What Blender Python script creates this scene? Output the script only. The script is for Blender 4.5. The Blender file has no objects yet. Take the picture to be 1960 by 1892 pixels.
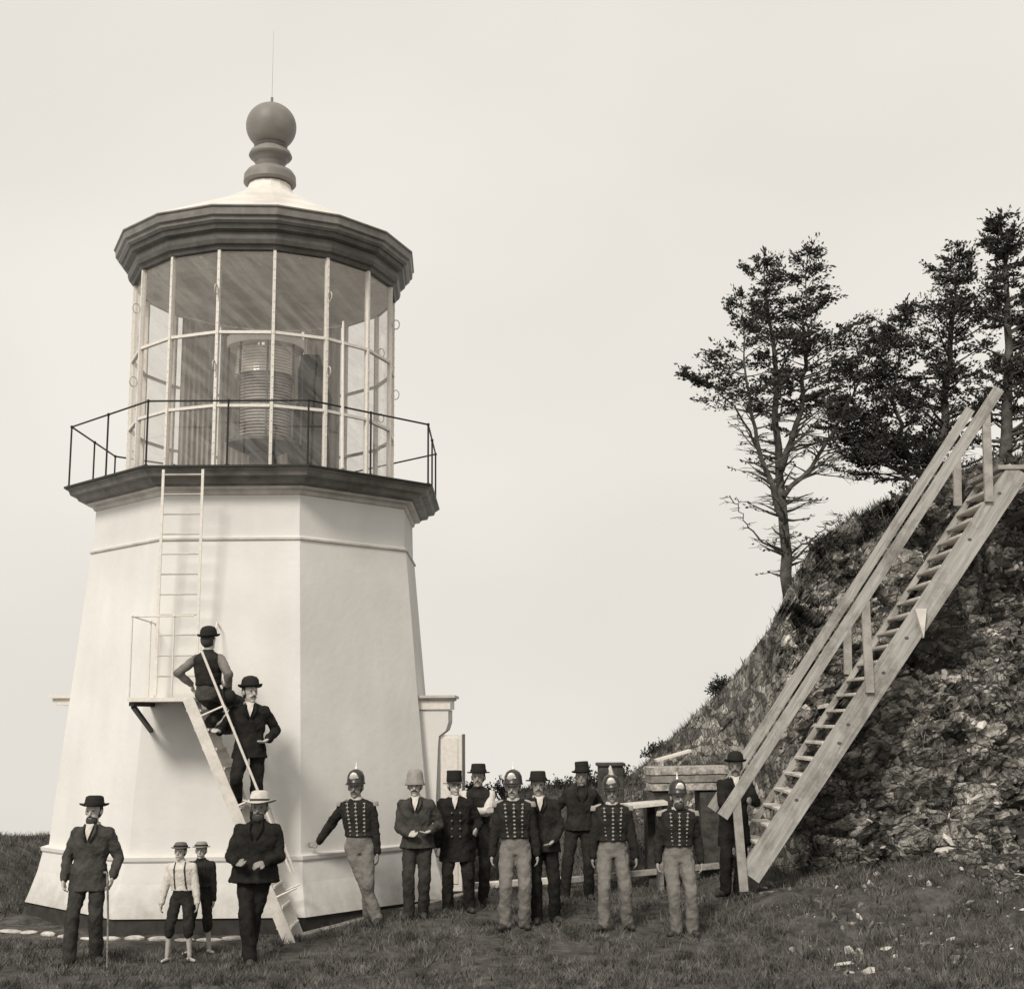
import bpy, bmesh, math, random
import numpy as np
from mathutils import Vector, Matrix, noise

random.seed(7); rng = np.random.default_rng(7)
PI = math.pi; R = math.radians
scene = bpy.context.scene
COL = scene.collection

# ------------------------------------------------------------------ camera
F, CX, CY, PITCH, ROLL, CZ = 2469.0, 980.0, 946.0, 0.171, -0.009, 2.67
cp, sp, cr, sr = math.cos(PITCH), math.sin(PITCH), math.cos(ROLL), math.sin(ROLL)
cam_d = bpy.data.cameras.new('camera'); cam = bpy.data.objects.new('camera', cam_d); COL.objects.link(cam)
ex = Vector((cr, -sp*sr, cp*sr)); eu = Vector((-sr, -sp*cr, cp*cr)); ef = Vector((0, cp, sp))
m = Matrix.Identity(4)
for i in range(3):
    m[i][0] = ex[i]; m[i][1] = eu[i]; m[i][2] = -ef[i]
m[2][3] = CZ
cam.matrix_world = m
cam_d.sensor_width = 36; cam_d.lens = 36*F/1960; cam_d.clip_end = 2000; cam_d.clip_start = .1
scene.camera = cam

def W(px, py, d):
    """point seen in the photo at (px,py) and standing d metres ahead of the camera"""
    a = (px-CX)/F; b = (CY-py)/F
    x = cr*a - sr*b; up = sr*a + cr*b
    y = cp - sp*up; z = sp + cp*up
    k = d/y
    return Vector((x*k, d, z*k+CZ))

# ------------------------------------------------------------------ world and sun
SUN_AZ, SUN_EL = R(248), R(42)
w = bpy.data.worlds.new('World'); scene.world = w; w.use_nodes = True
nt = w.node_tree; nt.nodes.clear()
def N(t, kind, **kw):
    n = t.nodes.new(kind)
    for k, v in kw.items(): setattr(n, k, v)
    return n
out = N(nt, 'ShaderNodeOutputWorld'); bg = N(nt, 'ShaderNodeBackground'); bg.inputs[1].default_value = 0.1
sky = N(nt, 'ShaderNodeTexSky', sky_type='NISHITA', sun_disc=False)
sky.sun_elevation = SUN_EL; sky.sun_rotation = math.atan2(math.cos(SUN_AZ), math.sin(SUN_AZ)) % (2*PI)
sky.air_density = 1; sky.dust_density = 4
bw = N(nt, 'ShaderNodeRGBToBW'); nt.links.new(sky.outputs[0], bw.inputs[0])
clampn = N(nt, 'ShaderNodeMath', operation='MINIMUM'); clampn.inputs[1].default_value = 9
nt.links.new(bw.outputs[0], clampn.inputs[0])
tc = N(nt, 'ShaderNodeTexCoord'); mp = N(nt, 'ShaderNodeMapping'); mp.inputs['Scale'].default_value = (1.2, 1.2, 2.2)
nz = N(nt, 'ShaderNodeTexNoise'); nz.inputs['Scale'].default_value = 1.6; nz.inputs['Detail'].default_value = 3; nz.inputs['Roughness'].default_value = .45
nt.links.new(tc.outputs['Generated'], mp.inputs[0]); nt.links.new(mp.outputs[0], nz.inputs['Vector'])
mr = N(nt, 'ShaderNodeMapRange'); mr.inputs[1].default_value = .3; mr.inputs[2].default_value = .7
mr.inputs[3].default_value = 8.1; mr.inputs[4].default_value = 9.6
nt.links.new(nz.outputs[0], mr.inputs[0])
mixv = N(nt, 'ShaderNodeMix'); mixv.data_type = 'FLOAT'; mixv.inputs[0].default_value = .9    # overcast veil over the clear sky
nt.links.new(clampn.outputs[0], mixv.inputs[2]); nt.links.new(mr.outputs[0], mixv.inputs[3])
tint = N(nt, 'ShaderNodeVectorMath', operation='SCALE'); tint.inputs[0].default_value = (1.0, .955, .875)
nt.links.new(mixv.outputs[0], tint.inputs['Scale'])
nt.links.new(tint.outputs[0], bg.inputs[0]); nt.links.new(bg.outputs[0], out.inputs[0])

sd = bpy.data.lights.new('sun', 'SUN'); so = bpy.data.objects.new('sun', sd); COL.objects.link(so)
sd.energy = 2.6; sd.angle = R(14); sd.color = (1, .94, .84)
sdir = Vector((math.cos(SUN_EL)*math.cos(SUN_AZ), math.cos(SUN_EL)*math.sin(SUN_AZ), math.sin(SUN_EL)))
so.rotation_euler = sdir.to_track_quat('Z', 'Y').to_euler()
scene.view_settings.view_transform = 'Standard'; scene.view_settings.look = 'None'
scene.view_settings.exposure = 0.0; scene.view_settings.gamma = 1
scene.cycles.max_bounces = 6; scene.cycles.transparent_max_bounces = 24

# ------------------------------------------------------------------ materials (a warm monochrome world)
MATS = {}
def mat(name, v, rough=.8, var=.0, scale=6, bump=0, bscale=40, v2=None, metal=0, spec=.3, detail=5, stretch=None, dist=.02):
    if name in MATS: return MATS[name]
    mt = bpy.data.materials.new(name); mt.use_nodes = True; t = mt.node_tree
    b = t.nodes['Principled BSDF']; b.inputs['Roughness'].default_value = rough
    b.inputs['Metallic'].default_value = metal; b.inputs['Specular IOR Level'].default_value = spec
    tone = lambda q: (q, q*.945, q*.875, 1)
    if var or v2 is not None:
        tcn = N(t, 'ShaderNodeTexCoord'); mpn = N(t, 'ShaderNodeMapping')
        if stretch: mpn.inputs['Scale'].default_value = stretch
        nn = N(t, 'ShaderNodeTexNoise'); nn.inputs['Scale'].default_value = scale; nn.inputs['Detail'].default_value = detail
        nn.inputs['Roughness'].default_value = .65
        cr_ = N(t, 'ShaderNodeValToRGB'); cr_.color_ramp.elements[0].position = .36; cr_.color_ramp.elements[1].position = .64
        lo = v2 if v2 is not None else v*(1-var); hi = v if v2 is not None else v*(1+var)
        cr_.color_ramp.elements[0].color = tone(lo); cr_.color_ramp.elements[1].color = tone(hi)
        t.links.new(tcn.outputs['Object'], mpn.inputs[0]); t.links.new(mpn.outputs[0], nn.inputs['Vector'])
        t.links.new(nn.outputs[0], cr_.inputs[0]); t.links.new(cr_.outputs[0], b.inputs['Base Color'])
    else:
        b.inputs['Base Color'].default_value = tone(v)
    if bump:
        tcn = N(t, 'ShaderNodeTexCoord'); bn = N(t, 'ShaderNodeTexNoise'); bn.inputs['Scale'].default_value = bscale; bn.inputs['Detail'].default_value = 6
        bu = N(t, 'ShaderNodeBump'); bu.inputs['Strength'].default_value = bump; bu.inputs['Distance'].default_value = dist
        t.links.new(tcn.outputs['Object'], bn.inputs['Vector']); t.links.new(bn.outputs[0], bu.inputs['Height'])
        t.links.new(bu.outputs[0], b.inputs['Normal'])
    MATS[name] = mt
    return mt

def plaster():
    mt = bpy.data.materials.new('whitewashed_plaster'); mt.use_nodes = True; t = mt.node_tree; L = t.links
    b = t.nodes['Principled BSDF']; b.inputs['Roughness'].default_value = .85; b.inputs['Specular IOR Level'].default_value = .2
    tcn = N(t, 'ShaderNodeTexCoord')
    n1 = N(t, 'ShaderNodeTexNoise'); n1.inputs['Scale'].default_value = .9; n1.inputs['Detail'].default_value = 6
    mp1 = N(t, 'ShaderNodeMapping'); mp1.inputs['Scale'].default_value = (3, 3, .7)
    n2 = N(t, 'ShaderNodeTexNoise'); n2.inputs['Scale'].default_value = 1.0; n2.inputs['Detail'].default_value = 5
    L.new(tcn.outputs['Object'], n1.inputs['Vector']); L.new(tcn.outputs['Object'], mp1.inputs[0]); L.new(mp1.outputs[0], n2.inputs['Vector'])
    r1 = N(t, 'ShaderNodeValToRGB'); r1.color_ramp.elements[0].position = .3; r1.color_ramp.elements[1].position = .7
    r1.color_ramp.elements[0].color = (.67, .655, .63, 1); r1.color_ramp.elements[1].color = (.76, .745, .72, 1)
    r2 = N(t, 'ShaderNodeValToRGB'); r2.color_ramp.elements[0].position = .35; r2.color_ramp.elements[1].position = .6
    r2.color_ramp.elements[0].color = (.955, .955, .955, 1); r2.color_ramp.elements[1].color = (1, 1, 1, 1)
    L.new(n1.outputs[0], r1.inputs[0]); L.new(n2.outputs[0], r2.inputs[0])
    mx = N(t, 'ShaderNodeMix'); mx.data_type = 'RGBA'; mx.blend_type = 'MULTIPLY'; mx.inputs[0].default_value = 1
    L.new(r1.outputs[0], mx.inputs[6]); L.new(r2.outputs[0], mx.inputs[7])
    # mud splash on the lowest metre
    sx = N(t, 'ShaderNodeSeparateXYZ'); L.new(tcn.outputs['Object'], sx.inputs[0])
    mz = N(t, 'ShaderNodeMapRange'); mz.inputs[1].default_value = .15; mz.inputs[2].default_value = 1.0; mz.inputs[3].default_value = 1; mz.inputs[4].default_value = 0
    L.new(sx.outputs[2], mz.inputs[0])
    n3 = N(t, 'ShaderNodeTexNoise'); n3.inputs['Scale'].default_value = 5; n3.inputs['Detail'].default_value = 8; n3.inputs['Roughness'].default_value = .7
    L.new(tcn.outputs['Object'], n3.inputs['Vector'])
    mg = N(t, 'ShaderNodeMath', operation='MULTIPLY'); L.new(mz.outputs[0], mg.inputs[0]); L.new(n3.outputs[0], mg.inputs[1])
    mh = N(t, 'ShaderNodeMapRange'); mh.inputs[1].default_value = .2; mh.inputs[2].default_value = .6; mh.inputs[3].default_value = 0; mh.inputs[4].default_value = .8
    L.new(mg.outputs[0], mh.inputs[0])
    mx2 = N(t, 'ShaderNodeMix'); mx2.data_type = 'RGBA'; L.new(mh.outputs[0], mx2.inputs[0]); L.new(mx.outputs[2], mx2.inputs[6])
    mx2.inputs[7].default_value = (.36, .34, .31, 1)
    L.new(mx2.outputs[2], b.inputs['Base Color'])
    bn = N(t, 'ShaderNodeTexNoise'); bn.inputs['Scale'].default_value = 9; bn.inputs['Detail'].default_value = 8
    L.new(tcn.outputs['Object'], bn.inputs['Vector'])
    bu = N(t, 'ShaderNodeBump'); bu.inputs['Strength'].default_value = .25; bu.inputs['Distance'].default_value = .02
    L.new(bn.outputs[0], bu.inputs['Height']); L.new(bu.outputs[0], b.inputs['Normal'])
    return mt

def glassmat():
    mt = bpy.data.materials.new('window_glass'); mt.use_nodes = True; t = mt.node_tree; L = t.links
    t.nodes.remove(t.nodes['Principled BSDF']); o = t.nodes['Material Output']
    tr = N(t, 'ShaderNodeBsdfTransparent'); tr.inputs[0].default_value = (.95, .94, .93, 1)
    gl = N(t, 'ShaderNodeBsdfGlossy'); gl.inputs['Roughness'].default_value = .03; gl.inputs[0].default_value = (.9, .88, .85, 1)
    lw = N(t, 'ShaderNodeLayerWeight'); lw.inputs[0].default_value = .5
    pw_ = N(t, 'ShaderNodeMath', operation='POWER'); pw_.inputs[1].default_value = 4; L.new(lw.outputs['Facing'], pw_.inputs[0])
    fr = N(t, 'ShaderNodeMath', operation='MULTIPLY'); fr.inputs[1].default_value = .55; L.new(pw_.outputs[0], fr.inputs[0])
    tcn = N(t, 'ShaderNodeTexCoord'); nn = N(t, 'ShaderNodeTexNoise'); nn.inputs['Scale'].default_value = 1.3; nn.inputs['Detail'].default_value = 3
    bu = N(t, 'ShaderNodeBump'); bu.inputs['Strength'].default_value = .15; bu.inputs['Distance'].default_value = .05
    L.new(tcn.outputs['Object'], nn.inputs['Vector']); L.new(nn.outputs[0], bu.inputs['Height']); L.new(bu.outputs[0], gl.inputs['Normal'])
    ad = N(t, 'ShaderNodeMath', operation='ADD'); ad.inputs[1].default_value = .07; L.new(fr.outputs[0], ad.inputs[0])
    mx = N(t, 'ShaderNodeMixShader'); L.new(ad.outputs[0], mx.inputs[0]); L.new(tr.outputs[0], mx.inputs[1]); L.new(gl.outputs[0], mx.inputs[2])
    df = N(t, 'ShaderNodeBsdfDiffuse'); df.inputs[0].default_value = (.6, .58, .55, 1)  # pale streaky film paints reflection streaks into the panes
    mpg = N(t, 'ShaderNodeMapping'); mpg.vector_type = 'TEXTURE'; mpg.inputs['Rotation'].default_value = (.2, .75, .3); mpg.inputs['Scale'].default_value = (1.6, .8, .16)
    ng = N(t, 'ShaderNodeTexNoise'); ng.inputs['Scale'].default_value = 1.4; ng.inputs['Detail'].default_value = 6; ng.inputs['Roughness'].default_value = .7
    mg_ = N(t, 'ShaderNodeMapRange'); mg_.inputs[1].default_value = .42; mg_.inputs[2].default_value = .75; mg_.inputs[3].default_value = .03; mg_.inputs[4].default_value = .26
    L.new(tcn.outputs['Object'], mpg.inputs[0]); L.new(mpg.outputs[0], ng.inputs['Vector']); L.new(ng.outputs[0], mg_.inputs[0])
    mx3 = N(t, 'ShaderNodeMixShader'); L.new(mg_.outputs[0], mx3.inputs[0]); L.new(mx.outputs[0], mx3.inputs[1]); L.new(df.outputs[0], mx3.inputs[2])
    L.new(mx3.outputs[0], o.inputs[0])
    return mt

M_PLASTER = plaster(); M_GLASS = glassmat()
M_WHITE = mat('white_painted_iron', .72, .45, .08, 20)
M_TRIM = mat('painted_cornice', .50, .55, .18, 3, .1, 30)
M_DARKTRIM = mat('dark_painted_iron', .10, .5, .25, 4, .1, 30)
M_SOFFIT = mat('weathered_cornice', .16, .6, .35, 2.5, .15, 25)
M_BLACK = mat('black_iron', .025, .5)
M_BALL = mat('grey_painted_copper', .20, .5, .12, 3, .05, 20)
M_ROOF = mat('white_roof_metal', .72, .4, .12, 1.6)
M_WOOD = mat('fresh_timber', .42, .8, v2=.26, scale=5, bump=.4, bscale=60, stretch=(1, 1, 1))
M_WOODW = mat('whitewashed_timber', .66, .7, .12, 8, .2, 50)
M_WOODD = mat('weathered_timber', .34, .9, v2=.09, scale=9, bump=.6, bscale=40)
M_STONE = mat('pale_stone', .50, .9, .35, 6, .6, 25)

# ------------------------------------------------------------------ mesh helpers
def link(name, bm, m_, parent=None, smooth=False):
    me = bpy.data.meshes.new(name); bm.to_mesh(me); bm.free()
    if smooth:
        me.polygons.foreach_set('use_smooth', [True]*len(me.polygons))
    me.materials.append(m_)
    o = bpy.data.objects.new(name, me); COL.objects.link(o)
    if parent: o.parent = parent
    return o
def empty(name, loc, rz=0, parent=None):
    o = bpy.data.objects.new(name, None); COL.objects.link(o); o.location = loc; o.rotation_euler = (0, 0, rz)
    o.empty_display_size = .2
    if parent: o.parent = parent
    return o
def tag(o, label=None, cat=None, group=None, kind=None):
    if label: o['label'] = label
    if cat: o['category'] = cat
    if group: o['group'] = group
    if kind: o['kind'] = kind
    return o
def box(bm, x0, x1, y0, y1, z0, z1, bev=0):
    vs = [bm.verts.new((x, y, z)) for x in (x0, x1) for y in (y0, y1) for z in (z0, z1)]
    fs = [(0, 1, 3, 2), (4, 6, 7, 5), (0, 4, 5, 1), (2, 3, 7, 6), (0, 2, 6, 4), (1, 5, 7, 3)]
    faces = [bm.faces.new([vs[i] for i in f]) for f in fs]
    if bev:
        es = list({e for f in faces for e in f.edges})
        bmesh.ops.bevel(bm, geom=es, offset=bev, segments=1, affect='EDGES')
def beam(bm, a, b, wid, hgt, up=(0, 0, 1), side=None):
    """rectangular bar from a to b; wid along side axis, hgt along the other"""
    a = Vector(a); b = Vector(b); d = (b-a).normalized()
    s = Vector(side).normalized() if side else d.cross(Vector(up)).normalized()
    s = (s - d*s.dot(d)).normalized()
    u = s.cross(d).normalized()
    vs = []
    for p in (a, b):
        for (i, j) in ((-1, -1), (1, -1), (1, 1), (-1, 1)):
            vs.append(bm.verts.new(p + s*(i*wid/2) + u*(j*hgt/2)))
    for f in ((0, 3, 2, 1), (4, 5, 6, 7), (0, 1, 5, 4), (1, 2, 6, 5), (2, 3, 7, 6), (3, 0, 4, 7)):
        bm.faces.new([vs[i] for i in f])
def tube(bm, pts, rads, n=8, cap=True):
    pts = [Vector(p) for p in pts]
    if not hasattr(rads, '__len__'): rads = [rads]*len(pts)
    rings = []; prev = None
    for i, p in enumerate(pts):
        d = (pts[min(i+1, len(pts)-1)] - pts[max(i-1, 0)])
        if d.length < 1e-7: d = Vector((0, 0, 1))
        d.normalize()
        ref = prev if prev else (Vector((1, 0, 0)) if abs(d.x) < .9 else Vector((0, 1, 0)))
        s = ref - d*ref.dot(d)
        if s.length < 1e-5: s = d.orthogonal()
        s.normalize(); prev = s; u = d.cross(s)
        rings.append([bm.verts.new(p + (s*math.cos(2*PI*k/n) + u*math.sin(2*PI*k/n))*rads[i]) for k in range(n)])
    for a, b in zip(rings, rings[1:]):
        for k in range(n): bm.faces.new((a[k], a[(k+1) % n], b[(k+1) % n], b[k]))
    if cap:
        bm.faces.new(rings[0][::-1]); bm.faces.new(rings[-1])
def capsule(bm, p0, p1, r0, r1, n=12):
    p0 = Vector(p0); p1 = Vector(p1); d = (p1-p0)
    if d.length < 1e-6: d = Vector((0, 0, .001)); p1 = p0+d
    dn = d.normalized(); pts = []; rs = []
    for k in range(4):
        a = PI/2*(k/3); pts.append(p0 - dn*r0*math.cos(a)*.999); rs.append(max(r0*math.sin(a), r0*.08))
    for k in range(4):
        a = PI/2*(k/3); pts.append(p1 + dn*r1*math.sin(a)*.999); rs.append(max(r1*math.cos(a), r1*.08))
    tube(bm, pts, rs, n)
def ellipsoid(bm, c, r, rot=None, seg=16, rings=10):
    mm = Matrix.Translation(Vector(c)) @ (rot.to_4x4() if rot else Matrix.Identity(4)) @ Matrix.Diagonal((*r, 1))
    bmesh.ops.create_uvsphere(bm, u_segments=seg, v_segments=rings, radius=1, matrix=mm)
def loft(bm, secs, n=24):
    """closed stack of ellipses (center, rx, ry, yaw)"""
    rings = []
    for s in secs:
        c, rx, ry = Vector(s[0]), s[1], s[2]; yw = s[3] if len(s) > 3 else 0
        rings.append([bm.verts.new(c + Vector((rx*math.cos(a)*math.cos(yw) - ry*math.sin(a)*math.sin(yw), rx*math.cos(a)*math.sin(yw) + ry*math.sin(a)*math.cos(yw), 0)))
                      for a in [2*PI*k/n for k in range(n)]])
    for a, b in zip(rings, rings[1:]):
        for k in range(n): bm.faces.new((a[k], a[(k+1) % n], b[(k+1) % n], b[k]))
    bm.faces.new(rings[0][::-1]); bm.faces.new(rings[-1])
def lathe(bm, prof, n=24, ph=0, sx=1, sy=1, c=(0, 0, 0), close=False, tilt=None):
    rings = []
    for (r, z) in prof:
        ring = []
        for k in range(n):
            a = ph + 2*PI*k/n
            v = Vector((r*sx*math.cos(a), r*sy*math.sin(a), z))
            if tilt: v = tilt @ v
            ring.append(bm.verts.new(v + Vector(c)))
        rings.append(ring)
    prs = list(zip(rings, rings[1:])) + ([(rings[-1], rings[0])] if close else [])
    for a, b in prs:
        for k in range(n): bm.faces.new((a[k], a[(k+1) % n], b[(k+1) % n], b[k]))
    if not close:
        bm.faces.new(rings[0][::-1]); bm.faces.new(rings[-1])
def smoothstep(x, a, b):
    t = min(1, max(0, (x-a)/(b-a))); return t*t*(3-2*t)
def quads_mesh(name, V, n_per, m_, parent=None):
    """V: (k*n_per,3) array; every n_per rows form one face"""
    me = bpy.data.meshes.new(name); nv = len(V); nf = nv//n_per
    me.vertices.add(nv); me.vertices.foreach_set('co', np.asarray(V, dtype=np.float32).ravel())
    me.loops.add(nv); me.loops.foreach_set('vertex_index', np.arange(nv, dtype=np.int32))
    me.polygons.add(nf); me.polygons.foreach_set('loop_start', np.arange(0, nv, n_per, dtype=np.int32))
    me.polygons.foreach_set('loop_total', np.full(nf, n_per, dtype=np.int32))
    me.update(); me.validate(); me.materials.append(m_)
    o = bpy.data.objects.new(name, me); COL.objects.link(o)
    if parent: o.parent = parent
    return o

# ------------------------------------------------------------------ ground
TX, TY = -3.89, 19.80                 # axis of the lighthouse
def gz(x, y):
    z = .02 + .16*smoothstep(y, 14.8, 17)*smoothstep(x, -3.0, -1.2)
    z += .28*smoothstep(x, 2.2, 3.4)*smoothstep(y, 14.5, 17) + .25*smoothstep(x, 3.4, 7) + .30*smoothstep(x, 3.2, 6.5)*smoothstep(y, 13.2, 16.5)
    if x > 2.4: z += .10*smoothstep(x, 2.4, 4)*smoothstep(y, 13, 15)*noise.fractal(Vector((x*1.6, y*1.6, 2)), .8, 2, 4)
    z += 1.15*smoothstep(y, 20.6, 25)*smoothstep(x, -2.2, .6)
    z += .75*smoothstep(y, 17.5, 20)*smoothstep(-x, 6.9, 7.8)
    z += .04*noise.noise(Vector((x*1.1, y*1.1, 3))) + .025*noise.noise(Vector((x*3.2, y*3.2, 9)))*(1 if y < 19 else .3)
    edge = 26.5 if x > -1 else 22.5
    z -= 45*smoothstep(y, edge, edge+22)
    z -= 30*smoothstep(-x, 9.5, 30)
    return z
M_GROUND = mat('trampled_turf', .115, .95, v2=.035, scale=4.5, bump=1, bscale=12, detail=8, dist=.06)
bm = bmesh.new()
xs = np.concatenate([np.linspace(-60, -12, 14), np.linspace(-11, 11, 150), np.linspace(12, 60, 14)])
ys = np.concatenate([np.linspace(-30, 9, 12), np.linspace(10, 27, 130), np.linspace(28, 70, 16)])
grid = [[bm.verts.new((x, y, gz(x, y))) for y in ys] for x in xs]
for i in range(len(xs)-1):
    for j in range(len(ys)-1): bm.faces.new((grid[i][j], grid[i+1][j], grid[i+1][j+1], grid[i][j+1]))
tag(link('ground', bm, M_GROUND, smooth=True), kind='structure')

# ------------------------------------------------------------------ hillside with the quarried rock face
TOPX = [1.4, 2.3, 2.95, 3.62, 3.80, 3.97, 4.45, 5.25, 6.17, 6.75, 9, 14]
TOPZ = [1.1, 1.72, 2.4, 3.2, 3.95, 4.45, 5.2, 5.65, 6.05, 6.2, 6.9, 7.6]
TOPY = [24.5, 24, 23.5, 22, 19.2, 18.7, 18.6, 18.6, 18.8, 18.8, 18.6, 18.4]
FOOX = [1.4, 2.6, 3.3, 3.62, 3.80, 4.5, 4.9, 5.25, 5.6, 6.2, 7.0, 9, 14]
FOOY = [23.0, 21.4, 20.6, 20.0, 18.2, 17.6, 17.2, 16.0, 14.6, 13.4, 12.6, 11.8, 10.8]
def hill_base(X, t):
    tz = np.interp(X, TOPX, TOPZ); ty = np.interp(X, TOPX, TOPY); fy = np.interp(X, FOOX, FOOY)
    if t <= 1:
        z = -.35 + (tz+.35)*t
        y = fy + (ty-fy)*(t**(1.25-.75*smoothstep(X, 4.3, 5.6)))
        if 4.3 < X < 5.7:   # hollow below the stair
            y += .35*math.exp(-((X-5.0)/.35)**2)*math.exp(-((z-1.8)/1.3)**2)
        y += .75*math.exp(-((X-5.75)/.42)**2)*math.exp(-((z-3.45)/.26)**2) - .55*math.exp(-((X-5.8)/.6)**2)*math.exp(-((z-4.0)/.16)**2)
        y -= .25*math.exp(-((X-3.95)/.16)**2)*smoothstep(z, .8, 1.6)
    else:
        b = (t-1); y = ty + b*14; z = tz + b*1.2*smoothstep(X, 3.8, 5) - b*b*14*smoothstep(-X, -4.2, -3)
    return y, z
def hill_pt(X, t):
    y, z = hill_base(X, t)
    face = smoothstep(t, 1.08, .97) if t > .97 else 1
    face = 1 - smoothstep(t, .97, 1.1)
    amp = .25 + .75*smoothstep(X, 3.6, 4.0)
    amp *= (.25 + .75*face)
    p = Vector((X*1.0, y*.6, z*1.0))
    big = noise.noise(p*.9 + Vector((5, 0, 2)))
    rid = noise.ridged_multi_fractal(p*1.7, 1.0, 2.1, 6, 1.0, 2.0) - 1.2
    fin = noise.fractal(p*6.5, .9, 2.2, 4)
    def facet(q, k):
        vd_, vp_ = noise.voronoi(q); c0 = vp_[0]
        h1 = math.sin(c0.x*91.7+c0.y*37.3+c0.z*17.1)*43.7; h1 -= math.floor(h1)
        h2 = math.sin(c0.x*27.7+c0.y*71.3+c0.z*53.1)*91.7; h2 -= math.floor(h2)
        h3 = math.sin(c0.x*57.7+c0.y*11.3+c0.z*83.1)*67.7; h3 -= math.floor(h3)
        dq = q-c0
        return k*((h1-.5)*1.6*dq.x + (h2-.3)*1.9*dq.z + (h3-.5)*.9) - .25*k*max(0, .10-(vd_[1]-vd_[0]))*8
    d = amp*(.26*big + .10*rid + .045*fin + facet(Vector((p.x*1.5+p.z*.5, 0, p.z*1.9-p.x*.3)), .46)
             + facet(Vector((X*4.2+z*1.2, 3, z*5.6-X)), .16) + facet(Vector((X*9+z*2, 9, z*13-X*2)), .055))
    strata = .05*noise.noise(Vector((X*.8+z*.6, 0, z*7)))*amp
    edgefade = smoothstep(X, 3.55, 3.62)
    X = X + max(0, t-1)*14*.34 if X < 9 else X + max(0, t-1)*14*.34
    yy = y - d*face - strata
    if 2.9 < X < 7.3 and z > .76+1.48*(X-3.17)-.45: yy = max(yy, 18.25+.06*fin)
    return Vector((X + .05*fin*amp, yy, z + (.22*d if t > .05 else 0) + (1-face)*.06*fin))
M_ROCK = None
def rockmat():
    mt = bpy.data.materials.new('broken_rock_and_turf'); mt.use_nodes = True; t = mt.node_tree; L = t.links
    b = t.nodes['Principled BSDF']; b.inputs['Roughness'].default_value = .95; b.inputs['Specular IOR Level'].default_value = .15
    tcn = N(t, 'ShaderNodeTexCoord')
    n1 = N(t, 'ShaderNodeTexNoise'); n1.inputs['Scale'].default_value = 1.5; n1.inputs['Detail'].default_value = 9; n1.inputs['Roughness'].default_value = .72; n1.inputs['Distortion'].default_value = .6
    mpv = N(t, 'ShaderNodeMapping'); mpv.inputs['Scale'].default_value = (3.2, 3.2, 7.5); mpv.inputs['Rotation'].default_value = (0, .45, .3)
    nd = N(t, 'ShaderNodeTexNoise'); nd.inputs['Scale'].default_value = 3.5; nd.inputs['Detail'].default_value = 5
    vm = N(t, 'ShaderNodeVectorMath', operation='MULTIPLY_ADD'); vm.inputs[1].default_value = (.35, .35, .35)
    L.new(tcn.outputs['Object'], nd.inputs['Vector']); L.new(nd.outputs['Color'], vm.inputs[0]); L.new(tcn.outputs['Object'], vm.inputs[2])
    n2 = N(t, 'ShaderNodeTexVoronoi'); n2.feature = 'F1'; n2.inputs['Scale'].default_value = 1.0
    n4 = N(t, 'ShaderNodeTexVoronoi'); n4.feature = 'DISTANCE_TO_EDGE'; n4.inputs['Scale'].default_value = 1.0
    cb = N(t, 'ShaderNodeRGBToBW'); L.new(n2.outputs['Color'], cb.inputs[0])
    L.new(tcn.outputs['Object'], n1.inputs['Vector']); L.new(vm.outputs[0], mpv.inputs[0]); L.new(mpv.outputs[0], n2.inputs['Vector']); L.new(mpv.outputs[0], n4.inputs['Vector'])
    r1 = N(t, 'ShaderNodeValToRGB'); e = r1.color_ramp.elements
    e[0].position = .34; e[0].color = (.05, .047, .043, 1); e[1].position = .62; e[1].color = (.68, .65, .60, 1)
    em = r1.color_ramp.elements.new(.49); em.color = (.32, .305, .28, 1)
    L.new(n1.outputs[0], r1.inputs[0])
    r2 = N(t, 'ShaderNodeMapRange'); r2.inputs[1].default_value = .25; r2.inputs[2].default_value = .75; r2.inputs[3].default_value = .45; r2.inputs[4].default_value = 1.5
    L.new(cb.outputs[0], r2.inputs[0])
    r4 = N(t, 'ShaderNodeMapRange'); r4.inputs[1].default_value = .0; r4.inputs[2].default_value = .09; r4.inputs[3].default_value = .5; r4.inputs[4].default_value = 1
    L.new(n4.outputs['Distance'], r4.inputs[0])
    mm = N(t, 'ShaderNodeMath', operation='MULTIPLY'); L.new(r2.outputs[0], mm.inputs[0]); L.new(r4.outputs[0], mm.inputs[1])
    mx = N(t, 'ShaderNodeMix'); mx.data_type = 'RGBA'; mx.blend_type = 'MULTIPLY'; mx.inputs[0].default_value = 1
    L.new(r1.outputs[0], mx.inputs[6]); L.new(mm.outputs[0], mx.inputs[7])
    # turf on the flatter and higher ground
    geo = N(t, 'ShaderNodeNewGeometry'); sxyz = N(t, 'ShaderNodeSeparateXYZ'); L.new(geo.outputs['Normal'], sxyz.inputs[0])
    mrr = N(t, 'ShaderNodeMapRange'); mrr.inputs[1].default_value = .45; mrr.inputs[2].default_value = .75; L.new(sxyz.outputs[2], mrr.inputs[0])
    mx2 = N(t, 'ShaderNodeMix'); mx2.data_type = 'RGBA'; L.new(mrr.outputs[0], mx2.inputs[0]); L.new(mx.outputs[2], mx2.inputs[6]); mx2.inputs[7].default_value = (.06, .057, .053, 1)
    L.new(mx2.outputs[2], b.inputs['Base Color'])
    bn = N(t, 'ShaderNodeTexNoise'); bn.inputs['Scale'].default_value = 11; bn.inputs['Detail'].default_value = 10; bn.inputs['Roughness'].default_value = .75
    L.new(tcn.outputs['Object'], bn.inputs['Vector'])
    ad = N(t, 'ShaderNodeMath', operation='ADD'); L.new(bn.outputs[0], ad.inputs[0]); L.new(r4.outputs[0], ad.inputs[1])
    bu = N(t, 'ShaderNodeBump'); bu.inputs['Strength'].default_value = 1; bu.inputs['Distance'].default_value = .06
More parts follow.
